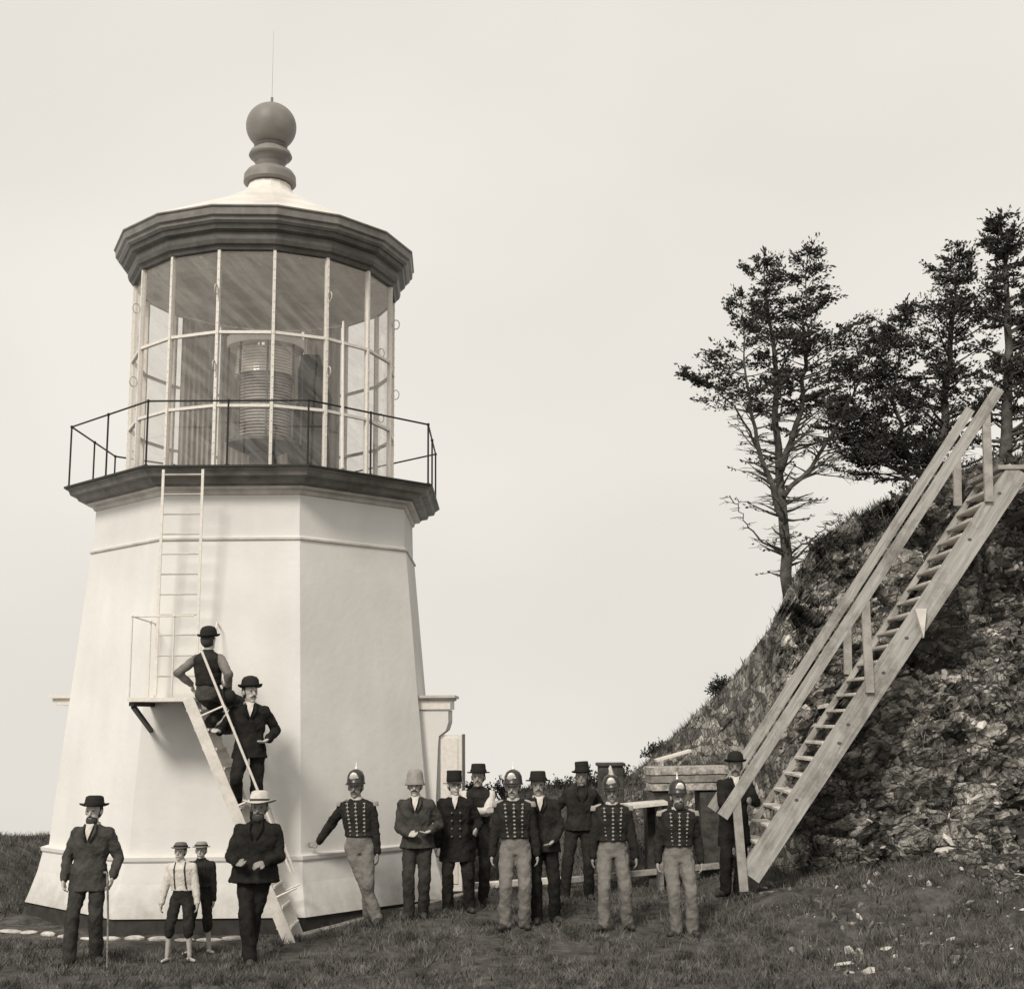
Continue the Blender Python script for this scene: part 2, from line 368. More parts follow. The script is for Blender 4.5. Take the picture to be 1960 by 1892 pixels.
    L.new(ad.outputs[0], bu.inputs['Height']); L.new(bu.outputs[0], b.inputs['Normal'])
    return mt
M_ROCK = rockmat()
bm = bmesh.new()
hx = np.concatenate([np.arange(1.4, 3.4, .06), np.arange(3.4, 9.2, .033), np.arange(9.2, 14, .12)])
ht = np.concatenate([np.linspace(0, 1, 190), np.linspace(1.006, 1.12, 14), np.linspace(1.16, 2, 12)])
hg = [[hill_pt(x, t) for t in ht] for x in hx]
hv = [[bm.verts.new(p) for p in row] for row in hg]
for i in range(len(hx)-1):
    for j in range(len(ht)-1): bm.faces.new((hv[i][j], hv[i+1][j], hv[i+1][j+1], hv[i][j+1]))
tag(link('hillside', bm, M_ROCK), kind='structure')

# ------------------------------------------------------------------ lighthouse
OCT = R(203.07); O8 = PI/4
LH = empty('lighthouse', (TX, TY, 0))
tag(LH, 'squat white eight-sided lighthouse with glazed lantern, dark domed cornice and ball on its roof', 'lighthouse')
def oct_pt(r, z, k): a = OCT + O8*k; return Vector((r*math.cos(a), r*math.sin(a), z))
# tower wall (local coordinates, origin on the axis at the ground)
bm = bmesh.new()
lathe(bm, [(2.885, .96), (2.86, 1.30), (2.50, 5.10), (2.50, 5.135), (2.475, 5.15), (2.46, 5.78), (2.2, 5.9)], 8, OCT)
link('tower_wall', bm, M_PLASTER, LH)
bm = bmesh.new()
lathe(bm, [(3.165, .215), (3.12, .33), (3.02, .62), (2.965, .87), (2.99, .90), (2.995, .945), (2.93, .962), (2.7, .965)], 8, OCT)
link('flared_base', bm, M_PLASTER, LH)
bm = bmesh.new(); lathe(bm, [(3.13, -.3), (3.135, .213), (2.6, .214)], 8, OCT); link('dark_skirting', bm, mat('tarred_footing', .045, .9, .3, 5), LH)
bm = bmesh.new(); lathe(bm, [(2.503, 5.085), (2.525, 5.095), (2.525, 5.115), (2.503, 5.125)], 8, OCT, close=True); link('string_course', bm, M_TRIM, LH)
# cornice below the gallery
bm = bmesh.new()
lathe(bm, [(2.465, 5.72), (2.49, 5.73), (2.50, 5.745), (2.505, 5.79), (2.59, 5.80), (2.60, 5.828), (2.4, 5.829)], 8, OCT); link('bed_moulding', bm, M_TRIM, LH)
bm = bmesh.new()
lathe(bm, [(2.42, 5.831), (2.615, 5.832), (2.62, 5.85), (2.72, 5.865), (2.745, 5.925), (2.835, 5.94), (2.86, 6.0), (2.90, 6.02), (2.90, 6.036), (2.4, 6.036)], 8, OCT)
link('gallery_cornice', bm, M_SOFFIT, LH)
bm = bmesh.new(); lathe(bm, [(1.6, 6.038), (2.93, 6.038), (2.93, 6.066), (1.6, 6.066)], 8, OCT, close=True); link('gallery_deck', bm, M_BLACK, LH)
# gallery railing
RR, RZ = 2.86, 6.97
rail = empty('gallery_railing', (0, 0, 0), parent=LH)
for k in range(8):
    a, b = oct_pt(RR, RZ, k), oct_pt(RR, RZ, k+1)
    bm = bmesh.new(); tube(bm, [a, b], .014, 8); link('rail', bm, M_BLACK, rail)
    for p in (a, (a+b)/2):
        bm = bmesh.new(); tube(bm, [Vector((p.x, p.y, 6.066)), p + Vector((0, 0, .01))], .014, 8)
        ellipsoid(bm, p, (.024, .024, .026), seg=8, rings=6); lathe(bm, [(.03, 6.067), (.03, 6.085)], 8, c=(p.x, p.y, 0))
        link('railing_post', bm, M_BLACK, rail)
# lantern
LN = 16; LR = 2.02; LPH = R(-76.2)-0*PI     # one vertex faces the camera
def ln_pt(r, z, k): a = LPH + 2*PI*k/LN; return Vector((r*math.cos(a), r*math.sin(a), z))
ZG0, ZB1, ZB2, ZG1 = 6.066, 7.06, 8.14, 9.37
for k in range(LN):
    a = LPH + 2*PI*k/LN; rv = Vector((math.cos(a), math.sin(a), 0))
    p0, p1 = ln_pt(LR, ZG0, k), ln_pt(LR, ZG1, k)
    bm = bmesh.new(); beam(bm, p0, p1, .042, .07, side=rv.cross(Vector((0, 0, 1))))
    for z in np.arange(6.2, 9.3, .16): ellipsoid(bm, ln_pt(LR+.036, z, k), (.011, .011, .011), seg=6, rings=4)
    mu = link('mullion', bm, M_WHITE, LH)
    if k % 2 == 1:
        for z in (7.62, 8.75):
            bm = bmesh.new(); c = ln_pt(LR+.10, z, k)
            tube(bm, [c + rv*(.055*math.cos(q)) + Vector((0, 0, .075*math.sin(q))) for q in np.linspace(0, 2*PI, 13)], .009, 6)
            tube(bm, [ln_pt(LR+.03, z, k), ln_pt(LR+.055, z, k)], .012, 6)
            link('hand_hold', bm, M_TRIM, mu)
    for z in (ZB1, ZB2):
        bm = bmesh.new(); q0, q1 = ln_pt(LR, z, k), ln_pt(LR, z, k+1)
        dd = (q1-q0).normalized(); beam(bm, q0+dd*.022, q1-dd*.022, .05, .042)
        link('glazing_bar', bm, M_WHITE, LH)
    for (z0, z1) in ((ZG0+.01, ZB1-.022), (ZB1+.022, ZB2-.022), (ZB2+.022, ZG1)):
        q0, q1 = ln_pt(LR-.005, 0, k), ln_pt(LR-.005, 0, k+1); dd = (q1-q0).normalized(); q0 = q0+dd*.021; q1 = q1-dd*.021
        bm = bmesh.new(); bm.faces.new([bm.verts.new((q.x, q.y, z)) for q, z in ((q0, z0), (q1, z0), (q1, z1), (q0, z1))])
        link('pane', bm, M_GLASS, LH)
# cornice of the lantern
bm = bmesh.new()
lathe(bm, [(1.98, 9.371), (2.07, 9.371), (2.085, 9.42), (2.13, 9.44), (2.15, 9.50), (2.15, 9.60), (2.22, 9.63), (2.24, 9.70)], LN, LPH)
link('lantern_frieze', bm, M_DARKTRIM, LH)
bm = bmesh.new()
lathe(bm, [(2.0, 9.702), (2.262, 9.702), (2.30, 9.735), (2.305, 9.78), (2.345, 9.80), (2.352, 9.90), (2.375, 9.915), (2.375, 9.935), (1.9, 9.936)], LN, LPH)
link('eaves_gutter', bm, mat('grey_painted_gutter', .19, .45, .2, 4), LH)
bm = bmesh.new()
lathe(bm, [(2.365, 9.938), (1.5, 10.40), (.95, 10.70), (.62, 10.90), (.45, 11.01), (.37, 11.10), (.34, 11.2)], LN, LPH)
link('lantern_roof', bm, M_ROOF, LH)
def zat(py, r=0): return W(514, py, TY-r).z
def yz(v): return (200+v/1.96)*.8077          # zoom picture row to photo row
K = .8077/1.96/F*TY*1.045
prof = [(v[1]*K, zat(yz(v[0]))) for v in ((470, 112), (462, 122), (430, 120), (412, 108), (402, 76), (390, 66), (372, 70), (350, 84), (343, 96), (336, 101), (328, 98), (316, 92), (310, 72), (300, 68), (290, 78))]
bm = bmesh.new(); lathe(bm, prof, 72); fin = link('finial_neck', bm, M_BALL, LH)
zc = zat(yz(198)); rb = 118*K
bm = bmesh.new(); ellipsoid(bm, (0, 0, zc), (rb, rb, rb*.97), seg=48, rings=28); ball = link('ventilator_ball', bm, M_BALL, LH, smooth=True)
bm = bmesh.new(); tube(bm, [(0, 0, zc+rb*.9), (0, 0, zat(yz(62)))], .022, 8); tube(bm, [(0, 0, zat(yz(64))), (0, 0, zat(60))], [.003, .0015], 6); link('lightning_rod', bm, M_BALL, ball)
# inside of the lantern: ceiling, linings, lens
bm = bmesh.new(); lathe(bm, [(2.0, 9.36), (1.2, 9.75), (.3, 10.1)], LN, LPH); link('lantern_ceiling', bm, mat('white_ceiling', .62, .7, .2, 2), LH)
for k in range(8):
    a = LPH + 2*PI*k/8 + .2
    bm = bmesh.new(); beam(bm, (1.9*math.cos(a), 1.9*math.sin(a), 9.36), (.3*math.cos(a), .3*math.sin(a), 10.0), .05, .06); link('roof_rib', bm, M_WHITE, LH)
bm = bmesh.new(); lathe(bm, [(.1, 6.069), (1.95, 6.069), (1.95, 6.075), (.1, 6.075)], LN, LPH, close=True); link('lantern_floor', bm, M_DARKTRIM, LH)
M_CURT = mat('linen_curtain', .62, .9, .2, 3, .3, 12, stretch=(6, 6, .4))
for k in (6, 7, 8, 9):                      # curtains drawn on the landward side
    bm = bmesh.new(); q0, q1 = ln_pt(LR-.09, 0, k), ln_pt(LR-.09, 0, k+1)
    top, bot = [], []
    for j in range(25):
        f = .06+.86*j/24; p = q0.lerp(q1, f) + (-q0.normalized())*(.03*math.sin(j*1.7+k))
        top.append(bm.verts.new((p.x, p.y, 9.34))); bot.append(bm.verts.new((p.x, p.y, 6.12)))
    for j in range(24): bm.faces.new((bot[j], bot[j+1], top[j+1], top[j]))
    link('curtain', bm, M_CURT, LH, smooth=True)
bm = bmesh.new()  # added dark body standing in for the trees reflected in the panes
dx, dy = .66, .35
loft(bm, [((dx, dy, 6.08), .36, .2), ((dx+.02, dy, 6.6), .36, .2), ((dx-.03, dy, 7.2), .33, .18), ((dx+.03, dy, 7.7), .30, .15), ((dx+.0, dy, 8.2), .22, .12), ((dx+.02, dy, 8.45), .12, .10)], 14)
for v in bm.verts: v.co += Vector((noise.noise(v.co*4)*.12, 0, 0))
link('dark_reflection_form', bm, mat('dark_reflection_form', .03, .9, .3, 6), LH, smooth=True)
LENS = empty('lens', (0, 0, 0), parent=LH)
M_LENS = mat('lens_glass', .80, .12, .1, 3, spec=.8)
bm = bmesh.new(); lathe(bm, [(.30, 6.08), (.34, 6.10), (.30, 6.2), (.22, 6.3), (.22, 6.75), (.45, 6.85), (.55, 6.9), (.55, 6.95), (.1, 6.95)], 32); link('pedestal', bm, M_DARKTRIM, LENS, smooth=False)
prof = []
for i in range(30):
    f = i/29; z = 6.96+1.42*f; r = .50+.06*math.sin(PI*f)
    prof += [((r-.03)*.86, z), ((r+.015)*.86, z+.012), ((r+.01)*.86, z+.03)]
bm = bmesh.new(); lathe(bm, prof[63:], 32); link('prism_rings', bm, M_LENS, LENS)
bm = bmesh.new(); lathe(bm, [(r_*.9, z_) for r_, z_ in prof[:63]], 32); link('lens_barrel', bm, mat('lens_barrel', .34, .55, .3, 3, spec=.4), LENS)
bm = bmesh.new(); lathe(bm, [(.45, 8.45), (.60, 8.45), (.61, 8.60), (.45, 8.60)], 40, close=True); link('crown_ring', bm, M_WHITE, LENS)
for k in range(8):
    a = k*O8+.25; c, s = math.cos(a), math.sin(a)
    bm = bmesh.new(); tube(bm, [(.57*c, .57*s, 6.93), (.585*c, .585*s, 7.7), (.57*c, .57*s, 8.46)], .018, 6); link('lens_post', bm, M_DARKTRIM, LENS)
# white pole standing on the gallery before the glass
pw = W(655, 898, 17.45) - Vector((TX, TY, 0)); pt = W(657, 615, 17.62) - Vector((TX, TY, 0))
bm = bmesh.new(); tube(bm, [(pw.x, pw.y, 6.068), (pt.x, pt.y, pt.z)], [.026, .016], 8)
po = link('white_pole', bm, M_WHITE); po.location = (TX, TY, 0)
tag(po, 'slender white pole standing on the gallery in front of the lantern glass', 'pole')

# wall ladder from the gallery down to the landing
LY = 17.02-TY
LX0, LX1 = -4.68-TX, -4.15-TX
lad = empty('ladder', (0, 0, 0), parent=LH)
for x in (LX0, LX1):
    bm = bmesh.new(); beam(bm, (x, LY, 3.0), (x, LY, 5.99), .035, .022, side=(1, 0, 0)); link('ladder_rail', bm, M_WHITE, lad)
for i in range(11):
    z = 3.24+.268*i
    bm = bmesh.new(); tube(bm, [(LX0+.012, LY, z), (LX1-.012, LY, z)], .011, 8); link('rung', bm, M_TRIM, lad)
# landing bracketed off the wall
PX0, PX1, PY0, PY1, PZ = -4.83-TX, -4.03-TX, 16.30-TY, 17.36-TY, 2.95
lan = empty('landing', (0, 0, 0), parent=LH)
bm = bmesh.new(); box(bm, PX0, PX1, PY0, PY1, PZ-.045, PZ); link('landing_floor', bm, M_WHITE, lan)
for x in (PX0+.05, PX1-.07):
    bm = bmesh.new(); box(bm, x-.03, x+.03, PY0+.02, PY1, PZ-.10, PZ-.048)
    beam(bm, (x, PY0+.1, PZ-.10), (x, PY1+.04, PZ-.46), .05, .05, side=(1, 0, 0))
    box(bm, x-.028, x+.028, PY1-.035, PY1+.06, PZ-.5, PZ-.101)
    link('bracket', bm, M_BLACK, lan)
hr = 1.02
for (x, y) in ((PX0+.02, PY0+.02), (PX0+.02, PY1-.2), (PX0+.55, PY0+.02)):
    bm = bmesh.new(); tube(bm, [(x, y, PZ), (x, y, PZ+hr)], .011, 8); ellipsoid(bm, (x, y, PZ+hr), (.02, .02, .02), seg=8, rings=6); link('landing_post', bm, M_WHITE, lan)
bm = bmesh.new(); tube(bm, [(PX0+.02, PY1+.1, PZ+hr-.02), (PX0+.02, PY0+.02, PZ+hr), (PX1-.0, PY0+.02, PZ+hr)], .011, 8); link('landing_rail', bm, M_WHITE, lan)
bm = bmesh.new(); tube(bm, [(PX1+.08, PY1+.12, PZ+hr-.08), (PX1+.08, PY1-.12, PZ+hr-.02), (PX1+.08, PY1-.25, PZ+hr-.2), (PX1+.08, PY1-.3, PZ+.2)], .011, 8); link('grab_rail', bm, M_WHITE, lan)
# entrance surround on the side facing the hill
ent = empty('entrance', (0, 0, 0), parent=LH)
ey = 18.95-TY; ey2 = 20.2-TY
def prism(bm, pts, y0, y1):
    a = [bm.verts.new((x, y0, z)) for x, z in pts]; b = [bm.verts.new((x, y1, z)) for x, z in pts]
    bm.faces.new(a); bm.faces.new(b[::-1])
    for i in range(len(pts)):
        j = (i+1) % len(pts); bm.faces.new((a[j], a[i], b[i], b[j]))
lx = lambda px, py, d=18.95: W(px, py, d).x-TX
lz = lambda px, py, d=18.95: W(px, py, d).z
bm = bmesh.new()
prism(bm, [(2.1, .1), (lx(832, 1700), .1), (lx(833, 1560), lz(833, 1560)), (lx(838, 1430), lz(838, 1430)), (lx(840, 1408), lz(840, 1408)), (lx(853, 1398), lz(853, 1398)), (lx(858, 1382), lz(858, 1382)), (lx(858, 1358), lz(858, 1358)), (2.1, lz(858, 1358))], ey, ey2)
link('door_surround', bm, M_PLASTER, ent)
zt = lz(858, 1357)+.002
bm = bmesh.new(); box(bm, 2.1, lx(862, 1345), ey-.03, ey2+.03, zt, zt+.13); link('hood_frieze', bm, M_WHITE, ent)
bm = bmesh.new(); box(bm, 2.08, lx(866, 1345), ey-.06, ey2+.06, zt+.132, zt+.16); box(bm, 2.08, lx(871, 1345), ey-.10, ey2+.10, zt+.162, zt+.20); link('door_hood', bm, M_TRIM, ent)
dz = lz(865, 1406)
bm = bmesh.new(); box(bm, lx(843, 1500), lx(884, 1500), 19.0-TY, 19.05-TY, .25, dz)
box(bm, lx(846, 1500)+.01, lx(876, 1500), 18.985-TY, 18.998-TY, 1.75, dz-.04); box(bm, lx(846, 1500)+.01, lx(876, 1500), 18.985-TY, 18.998-TY, .35, 1.68)
dl = link('door_leaf', bm, M_WHITE, ent)
bm = bmesh.new(); box(bm, lx(884.5, 1500), lx(890, 1500), 18.99-TY, 19.06-TY, .25, dz+.01); link('door_edge', bm, M_DARKTRIM, dl)
# window hood on the seaward side
c = W(124, 1334, 19.4) - Vector((TX, TY, 0))
bm = bmesh.new(); box(bm, c.x-.10, c.x+.35, c.y-.45, c.y+.45, c.z-.02, c.z+.03); box(bm, c.x-.04, c.x+.35, c.y-.40, c.y+.40, c.z-.12, c.z-.022)
link('window_hood', bm, M_WHITE, LH)

# white steps leaning against the landing
ST = empty('stair_ladder', (-2.7, 16.3, 0)); tag(ST, 'steep white wooden steps with thin handrails leading up to the lighthouse landing', 'steps')
T0 = Vector((-4.02, 0, 2.93)); B0 = W(556, 1797, 16.12); B0 = Vector((B0.x, 0, gz(B0.x, 16.1)-.02))
off = Vector((-2.7, 16.3, 0))
for y in (16.12, 16.72):
    bm = bmesh.new(); beam(bm, Vector((T0.x, y, T0.z))-off, Vector((B0.x, y, B0.z))-off, .035, .135, side=(0, 1, 0)); link('stringer', bm, M_WOODW, ST)
    hA = W(383, 1238, y); hB = W(556, 1668, y)
    if y > 16.5: hA = Vector((hA.x+.16, y, hA.z-.12)); hB = hB+Vector((.05, 0, .0))
    bm = bmesh.new(); tube(bm, [hA-off, hB-off], .016, 8); link('handrail', bm, M_WHITE, ST)
    for f in (.08, .45, .82):
        q = Vector((T0.x, y, T0.z)).lerp(Vector((B0.x, y, B0.z)), f) ; dq = (hB-hA).normalized()
        hp = hA + dq*((q-hA).dot(dq))
        bm = bmesh.new(); tube(bm, [q-off, hp-off], .012, 8); link('strut', bm, M_WHITE, ST)
for i in range(12):
    f = (i+.6)/12.4; q = T0.lerp(B0, f)
    bm = bmesh.new(); box(bm, q.x-off.x-.09, q.x-off.x+.09, 16.14-off.y, 16.70-off.y, q.z-.015, q.z+.015); link('tread', bm, M_WOODW, ST)

# kerbs round the foot of the tower
M_KERB = mat('old_kerb_timber', .36, .9, v2=.18, scale=8, bump=.5, bscale=30)
def plank(name, a, b, wid, hgt, m_, label, cat, group=None, up=(0, 0, 1)):
    a = Vector(a); b = Vector(b); o0 = (a+b)/2
    bm = bmesh.new(); beam(bm, a-o0, b-o0, wid, hgt, up=up)
    bmesh.ops.bevel(bm, geom=list(bm.edges), offset=min(wid, hgt)*.12, segments=1, affect='EDGES')
    o = link(name, bm, m_); o.location = o0; tag(o, label, cat, group); return o
def gp(px, py, d, up=0.0):
    p = W(px, py, d); return Vector((p.x, d, gz(p.x, d)+up))
plank('timber_edging', (-2.62, 16.42, .05), (-.40, 19.3, .22), .12, .09, M_KERB, 'long timber edging on the turf below the right face of the tower', 'edging')
plank('timber_rail', (-.7, 19.75, .22), (.75, 19.75, .30), .10, .10, M_WOODW, 'pale low timber behind the legs of the middle soldiers', 'timber beam')
plank('timber_rail', (.8, 19.8, .29), (3.0, 19.6, .50), .10, .09, M_KERB, 'low timber running to the foot of the hillside stairs', 'timber beam')
bm = bmesh.new()
kp = [(-7.45, 18.2), (-6.9, 17.4), (-5.15, 16.55), (-3.3, 16.5)]
for (a, b) in zip(kp, kp[1:]):
    L_ = math.dist(a, b); n = max(2, int(L_/.28))
    for i in range(n):
        f = (i+.5)/n; x = a[0]+(b[0]-a[0])*f; y = a[1]+(b[1]-a[1])*f
        ang = math.atan2(b[1]-a[1], b[0]-a[0])
        rot = Matrix.Rotation(ang+random.uniform(-.1, .1), 3, 'Z')
        ellipsoid(bm, (x, y, gz(x, y)+.01), (L_/n*random.uniform(.35, .62), .09*random.uniform(.5, 1.3), .03*random.uniform(.4, 1.4)), rot, 8, 5)
bmesh.ops.translate(bm, verts=bm.verts, vec=(5.5, -17, 0))
o = link('stone_kerb', bm, M_STONE); o.location = (-5.5, 17, 0); tag(o, 'line of pale flat stones along the foot of the lighthouse on the left', 'kerb')

# ------------------------------------------------------------------ wooden stairs up the hillside
def grain(name, v, v2, ang):
    mt = bpy.data.materials.new(name); mt.use_nodes = True; t = mt.node_tree; L = t.links
    b = t.nodes['Principled BSDF']; b.inputs['Roughness'].default_value = .85; b.inputs['Specular IOR Level'].default_value = .2
    tcn = N(t, 'ShaderNodeTexCoord'); mp_ = N(t, 'ShaderNodeMapping'); mp_.vector_type = 'TEXTURE'
    mp_.inputs['Rotation'].default_value = (0, -ang, 0); mp_.inputs['Scale'].default_value = (1.1, .07, .07)
    n_ = N(t, 'ShaderNodeTexNoise'); n_.inputs['Scale'].default_value = 2.2; n_.inputs['Detail'].default_value = 7; n_.inputs['Roughness'].default_value = .65; n_.inputs['Distortion'].default_value = .4
    c_ = N(t, 'ShaderNodeValToRGB'); c_.color_ramp.elements[0].position = .32; c_.color_ramp.elements[1].position = .62
    c_.color_ramp.elements[0].color = (v2, v2*.965, v2*.915, 1); c_.color_ramp.elements[1].color = (v, v*.965, v*.915, 1)
    k_ = N(t, 'ShaderNodeTexNoise'); k_.inputs['Scale'].default_value = 1.3; k_.inputs['Detail'].default_value = 8; k_.inputs['Roughness'].default_value = .7
    kr = N(t, 'ShaderNodeValToRGB'); kr.color_ramp.elements[0].position = .36; kr.color_ramp.elements[1].position = .5
    kr.color_ramp.elements[0].color = (.45, .44, .42, 1); kr.color_ramp.elements[1].color = (1, 1, 1, 1)
    mx = N(t, 'ShaderNodeMix'); mx.data_type = 'RGBA'; mx.blend_type = 'MULTIPLY'; mx.inputs[0].default_value = .8
    bu = N(t, 'ShaderNodeBump'); bu.inputs['Strength'].default_value = .6; bu.inputs['Distance'].default_value = .01
    L.new(tcn.outputs['Object'], mp_.inputs[0]); L.new(mp_.outputs[0], n_.inputs['Vector']); L.new(tcn.outputs['Object'], k_.inputs['Vector'])
    L.new(n_.outputs[0], c_.inputs[0]); L.new(k_.outputs[0], kr.inputs[0]); L.new(c_.outputs[0], mx.inputs[6]); L.new(kr.outputs[0], mx.inputs[7])
    L.new(mx.outputs[2], b.inputs['Base Color']); L.new(n_.outputs[0], bu.inputs['Height']); L.new(bu.outputs[0], b.inputs['Normal'])
    return mt
M_STAIR = grain('sawn_plank', .46, .27, R(56))
SY0, SY1 = 17.0, 18.08
def S(px, py, y=SY0): return W(px, py, y)
HS = empty('hillside_stairs', (3.3, 17.5, .6)); tag(HS, 'long steep timber stairway with two plank handrails climbing the rock face', 'stairs')
so_ = Vector((3.3, 17.5, .6))
A = S(1452, 1648); B = S(1945, 905)
dAB = (B-A).normalized()
for y in (SY0, SY1):
    a = Vector((A.x, y, A.z)); b = Vector((B.x, y, B.z))
    if y != SY0: a += Vector((-.092, 0, .062)); b += Vector((-.092, 0, .062))
    bm = bmesh.new(); beam(bm, a-dAB*(.22 if y == SY0 else .1)-so_, b+dAB*.05-so_, .06, .29 if y == SY0 else .07, side=(0, 1, 0)); st = link('stringer', bm, M_STAIR, HS)
    if y == SY0:
        for f in (.14, .30, .335, .47, .56, .62, .81, .93):
            q = a.lerp(b, f) + Vector((0, -.031, random.uniform(-.08, .08)))
            bm = bmesh.new(); ellipsoid(bm, q-so_, (.03, .004, .022), seg=10, rings=6); link('knot', bm, mat('wood_knot', .10, .8), st)
nst = 24
for i in range(nst):
    q = A.lerp(B, (i+.7)/nst) + Vector((-.02, 0, .075))
    bm = bmesh.new(); box(bm, q.x-.11-so_.x, q.x+.09-so_.x, SY0+.032-so_.y, SY1-.032-so_.y, q.z-.018-so_.z, q.z+.018-so_.z, .004); link('tread', bm, M_WOODW, HS)
ra, rb_ = S(1383, 1562, SY0-.06), S(1912, 744, SY0-.06)
bm = bmesh.new(); beam(bm, ra-so_, rb_-so_, .05, .14, side=(0, 1, 0)); link('handrail', bm, M_STAIR, HS)
dr = (rb_-ra)
ra2, rb2 = S(1362, 1548, SY1+.05), S(1857, 783, SY1+.05)
bm = bmesh.new(); beam(bm, ra2-so_, rb2-so_, .05, .13, side=(0, 1, 0)); link('handrail', bm, M_STAIR, HS)
for (x0, y0, x1, y1, yy) in ((1653, 1140, 1665, 1325, SY0-.055), (1884, 790, 1893, 960, SY0-.055), (1407, 1520, 1424, 1705, SY0-.055), (1831, 855, 1833, 968, SY1+.0), (1621, 1195, 1623, 1290, SY1+.0)):
    a, b = S(x0, y0, yy+.055 if yy < 17.5 else yy), S(x1, y1, yy)
    bm = bmesh.new(); beam(bm, Vector((a.x, yy, a.z))-so_, Vector((b.x, yy, b.z))-so_, .11, .045, side=(1, 0, 0)); link('rail_post', bm, M_WOOD, HS)
lnd = S(1905, 895)
bm = bmesh.new()
for i in range(6): box(bm, lnd.x-so_.x+.02, lnd.x+2.4-so_.x, SY0-.05+i*.2-so_.y, SY0+.14+i*.2-so_.y, lnd.z-.03-so_.z, lnd.z+.03-so_.z, .005)
link('top_landing', bm, M_WOOD, HS)
wA = S(1757, 1165, SY0-.05)
bm = bmesh.new(); prism(bm, [(wA.x-.05-so_.x, wA.z-so_.z), (wA.x+.10-so_.x, wA.z-so_.z), (wA.x+.04-so_.x, wA.z-.38-so_.z)], SY0-.10-so_.y, SY0-.035-so_.y); link('wedge', bm, M_WOODW, HS)

# ------------------------------------------------------------------ lumber and boxes at the foot of the hill
BT = empty('board_stack', W(1305, 1510, 19.8)); tag(BT, 'weathered stack of boards behind the rightmost soldier at the foot of the hill', 'stack of boards')
for i, (y0, y1) in enumerate(((1468, 1482), (1484, 1497), (1499, 1512))):
    a = W(1241+i*2, (y0+y1)/2, 19.75-.0*i); b = W(1392-i*8, (y0+y1)/2-3, 19.9)
    hgt = (y1-y0)/F*19.8*.95
    for j in range(2):
        bm = bmesh.new(); beam(bm, a+Vector((0, .32*j, 0))-BT.location, b+Vector((0, .32*j, 0))-BT.location, .30, hgt); link('board', bm, (mat('bleached_board', .62, .9, v2=.20, scale=11, bump=.6, bscale=40) if i != 1 else M_KERB), BT)
for px in (1262, 1362):
    p = W(px, 1513, 20.0); bm = bmesh.new(); box(bm, p.x-.22-BT.location.x, p.x+.22-BT.location.x, -.2+.1, .5, gz(p.x, 20)-.1-BT.location.z, p.z-BT.location.z-.005); link('support_block', bm, mat('dark_boards', .06, .8, .4, 8, .4, 30), BT)
plank('loose_plank', W(1255, 1455, 20.2), W(1321, 1436, 20.3), .16, .045, M_WOODW, 'short white plank lying tilted on the bank above the board stack', 'plank')
a = W(1186, 1545, 19.2); b = W(1262, 1536, 19.3)
PB = empty('plank_bench', (a+b)/2); tag(PB, 'low bench of pale planks between the two rightmost soldiers', 'bench')
for j in range(3):
    bm = bmesh.new(); beam(bm, a+Vector((0, j*.19, 0))-PB.location, b+Vector((.1, j*.19, 0))-PB.location, .18, .05); link('seat_plank', bm, M_WOODW, PB)
for p in (a, b):
    bm = bmesh.new(); q = p-PB.location; box(bm, q.x-.03, q.x+.03, q.y-.05, q.y+.4, gz(p.x, p.y)-.1-PB.location.z, q.z-.028); link('bench_leg', bm, M_WOODD, PB)
bx = W(1169, 1500, 20.6)
BX = empty('storage_box', (bx.x, bx.y, gz(bx.x, bx.y))); tag(BX, 'dark upright box with flat lid behind the plumed soldier', 'box')
bt = W(1169, 1459, 20.6)
h_ = bt.z-BX.location.z
bm = bmesh.new(); box(bm, -.19, .19, -.19, .19, 0, h_-.05, .01); link('box_body', bm, mat('dark_boards', .06, .8, .4, 8, .4, 30), BX)
bm = bmesh.new(); box(bm, -.22, .22, -.22, .22, h_-.048, h_, .008); link('box_lid', bm, mat('dark_boards', .06), BX)

# ------------------------------------------------------------------ vegetation
M_NEEDLE = mat('spruce_needles', .075, .9, v2=.03, scale=2.0)
M_BARK = mat('spruce_bark', .13, .9, v2=.055, scale=7, bump=.7, bscale=25)
M_GRASS = mat('grass_blades', .19, .9, v2=.035, scale=3.2)
def rv_(s=1): return Vector((random.gauss(0, s), random.gauss(0, s), random.gauss(0, s)))
def needles(V, p, d, L_, n, spread):
    """spray of short flat needles clumps along p -> p+d*L_"""
    for i in range(n):
        t = (i+random.random())/n; q = p + d*(L_*t) + rv_(spread*.25)
        a = (d*1.1 + rv_(.45) + Vector((0, 0, .12))).normalized(); l = random.uniform(.6, 1.2)*spread
        s = a.cross(rv_()).normalized()*l*random.uniform(.16, .30)
        V += [q-s*.5, q+a*l*.5-s, q+a*l, q+a*l*.5+s]
def polyline_at(P, t):
    f = t*(len(P)-1); i = min(int(f), len(P)-2); return Vector(P[i]).lerp(Vector(P[i+1]), f-i)
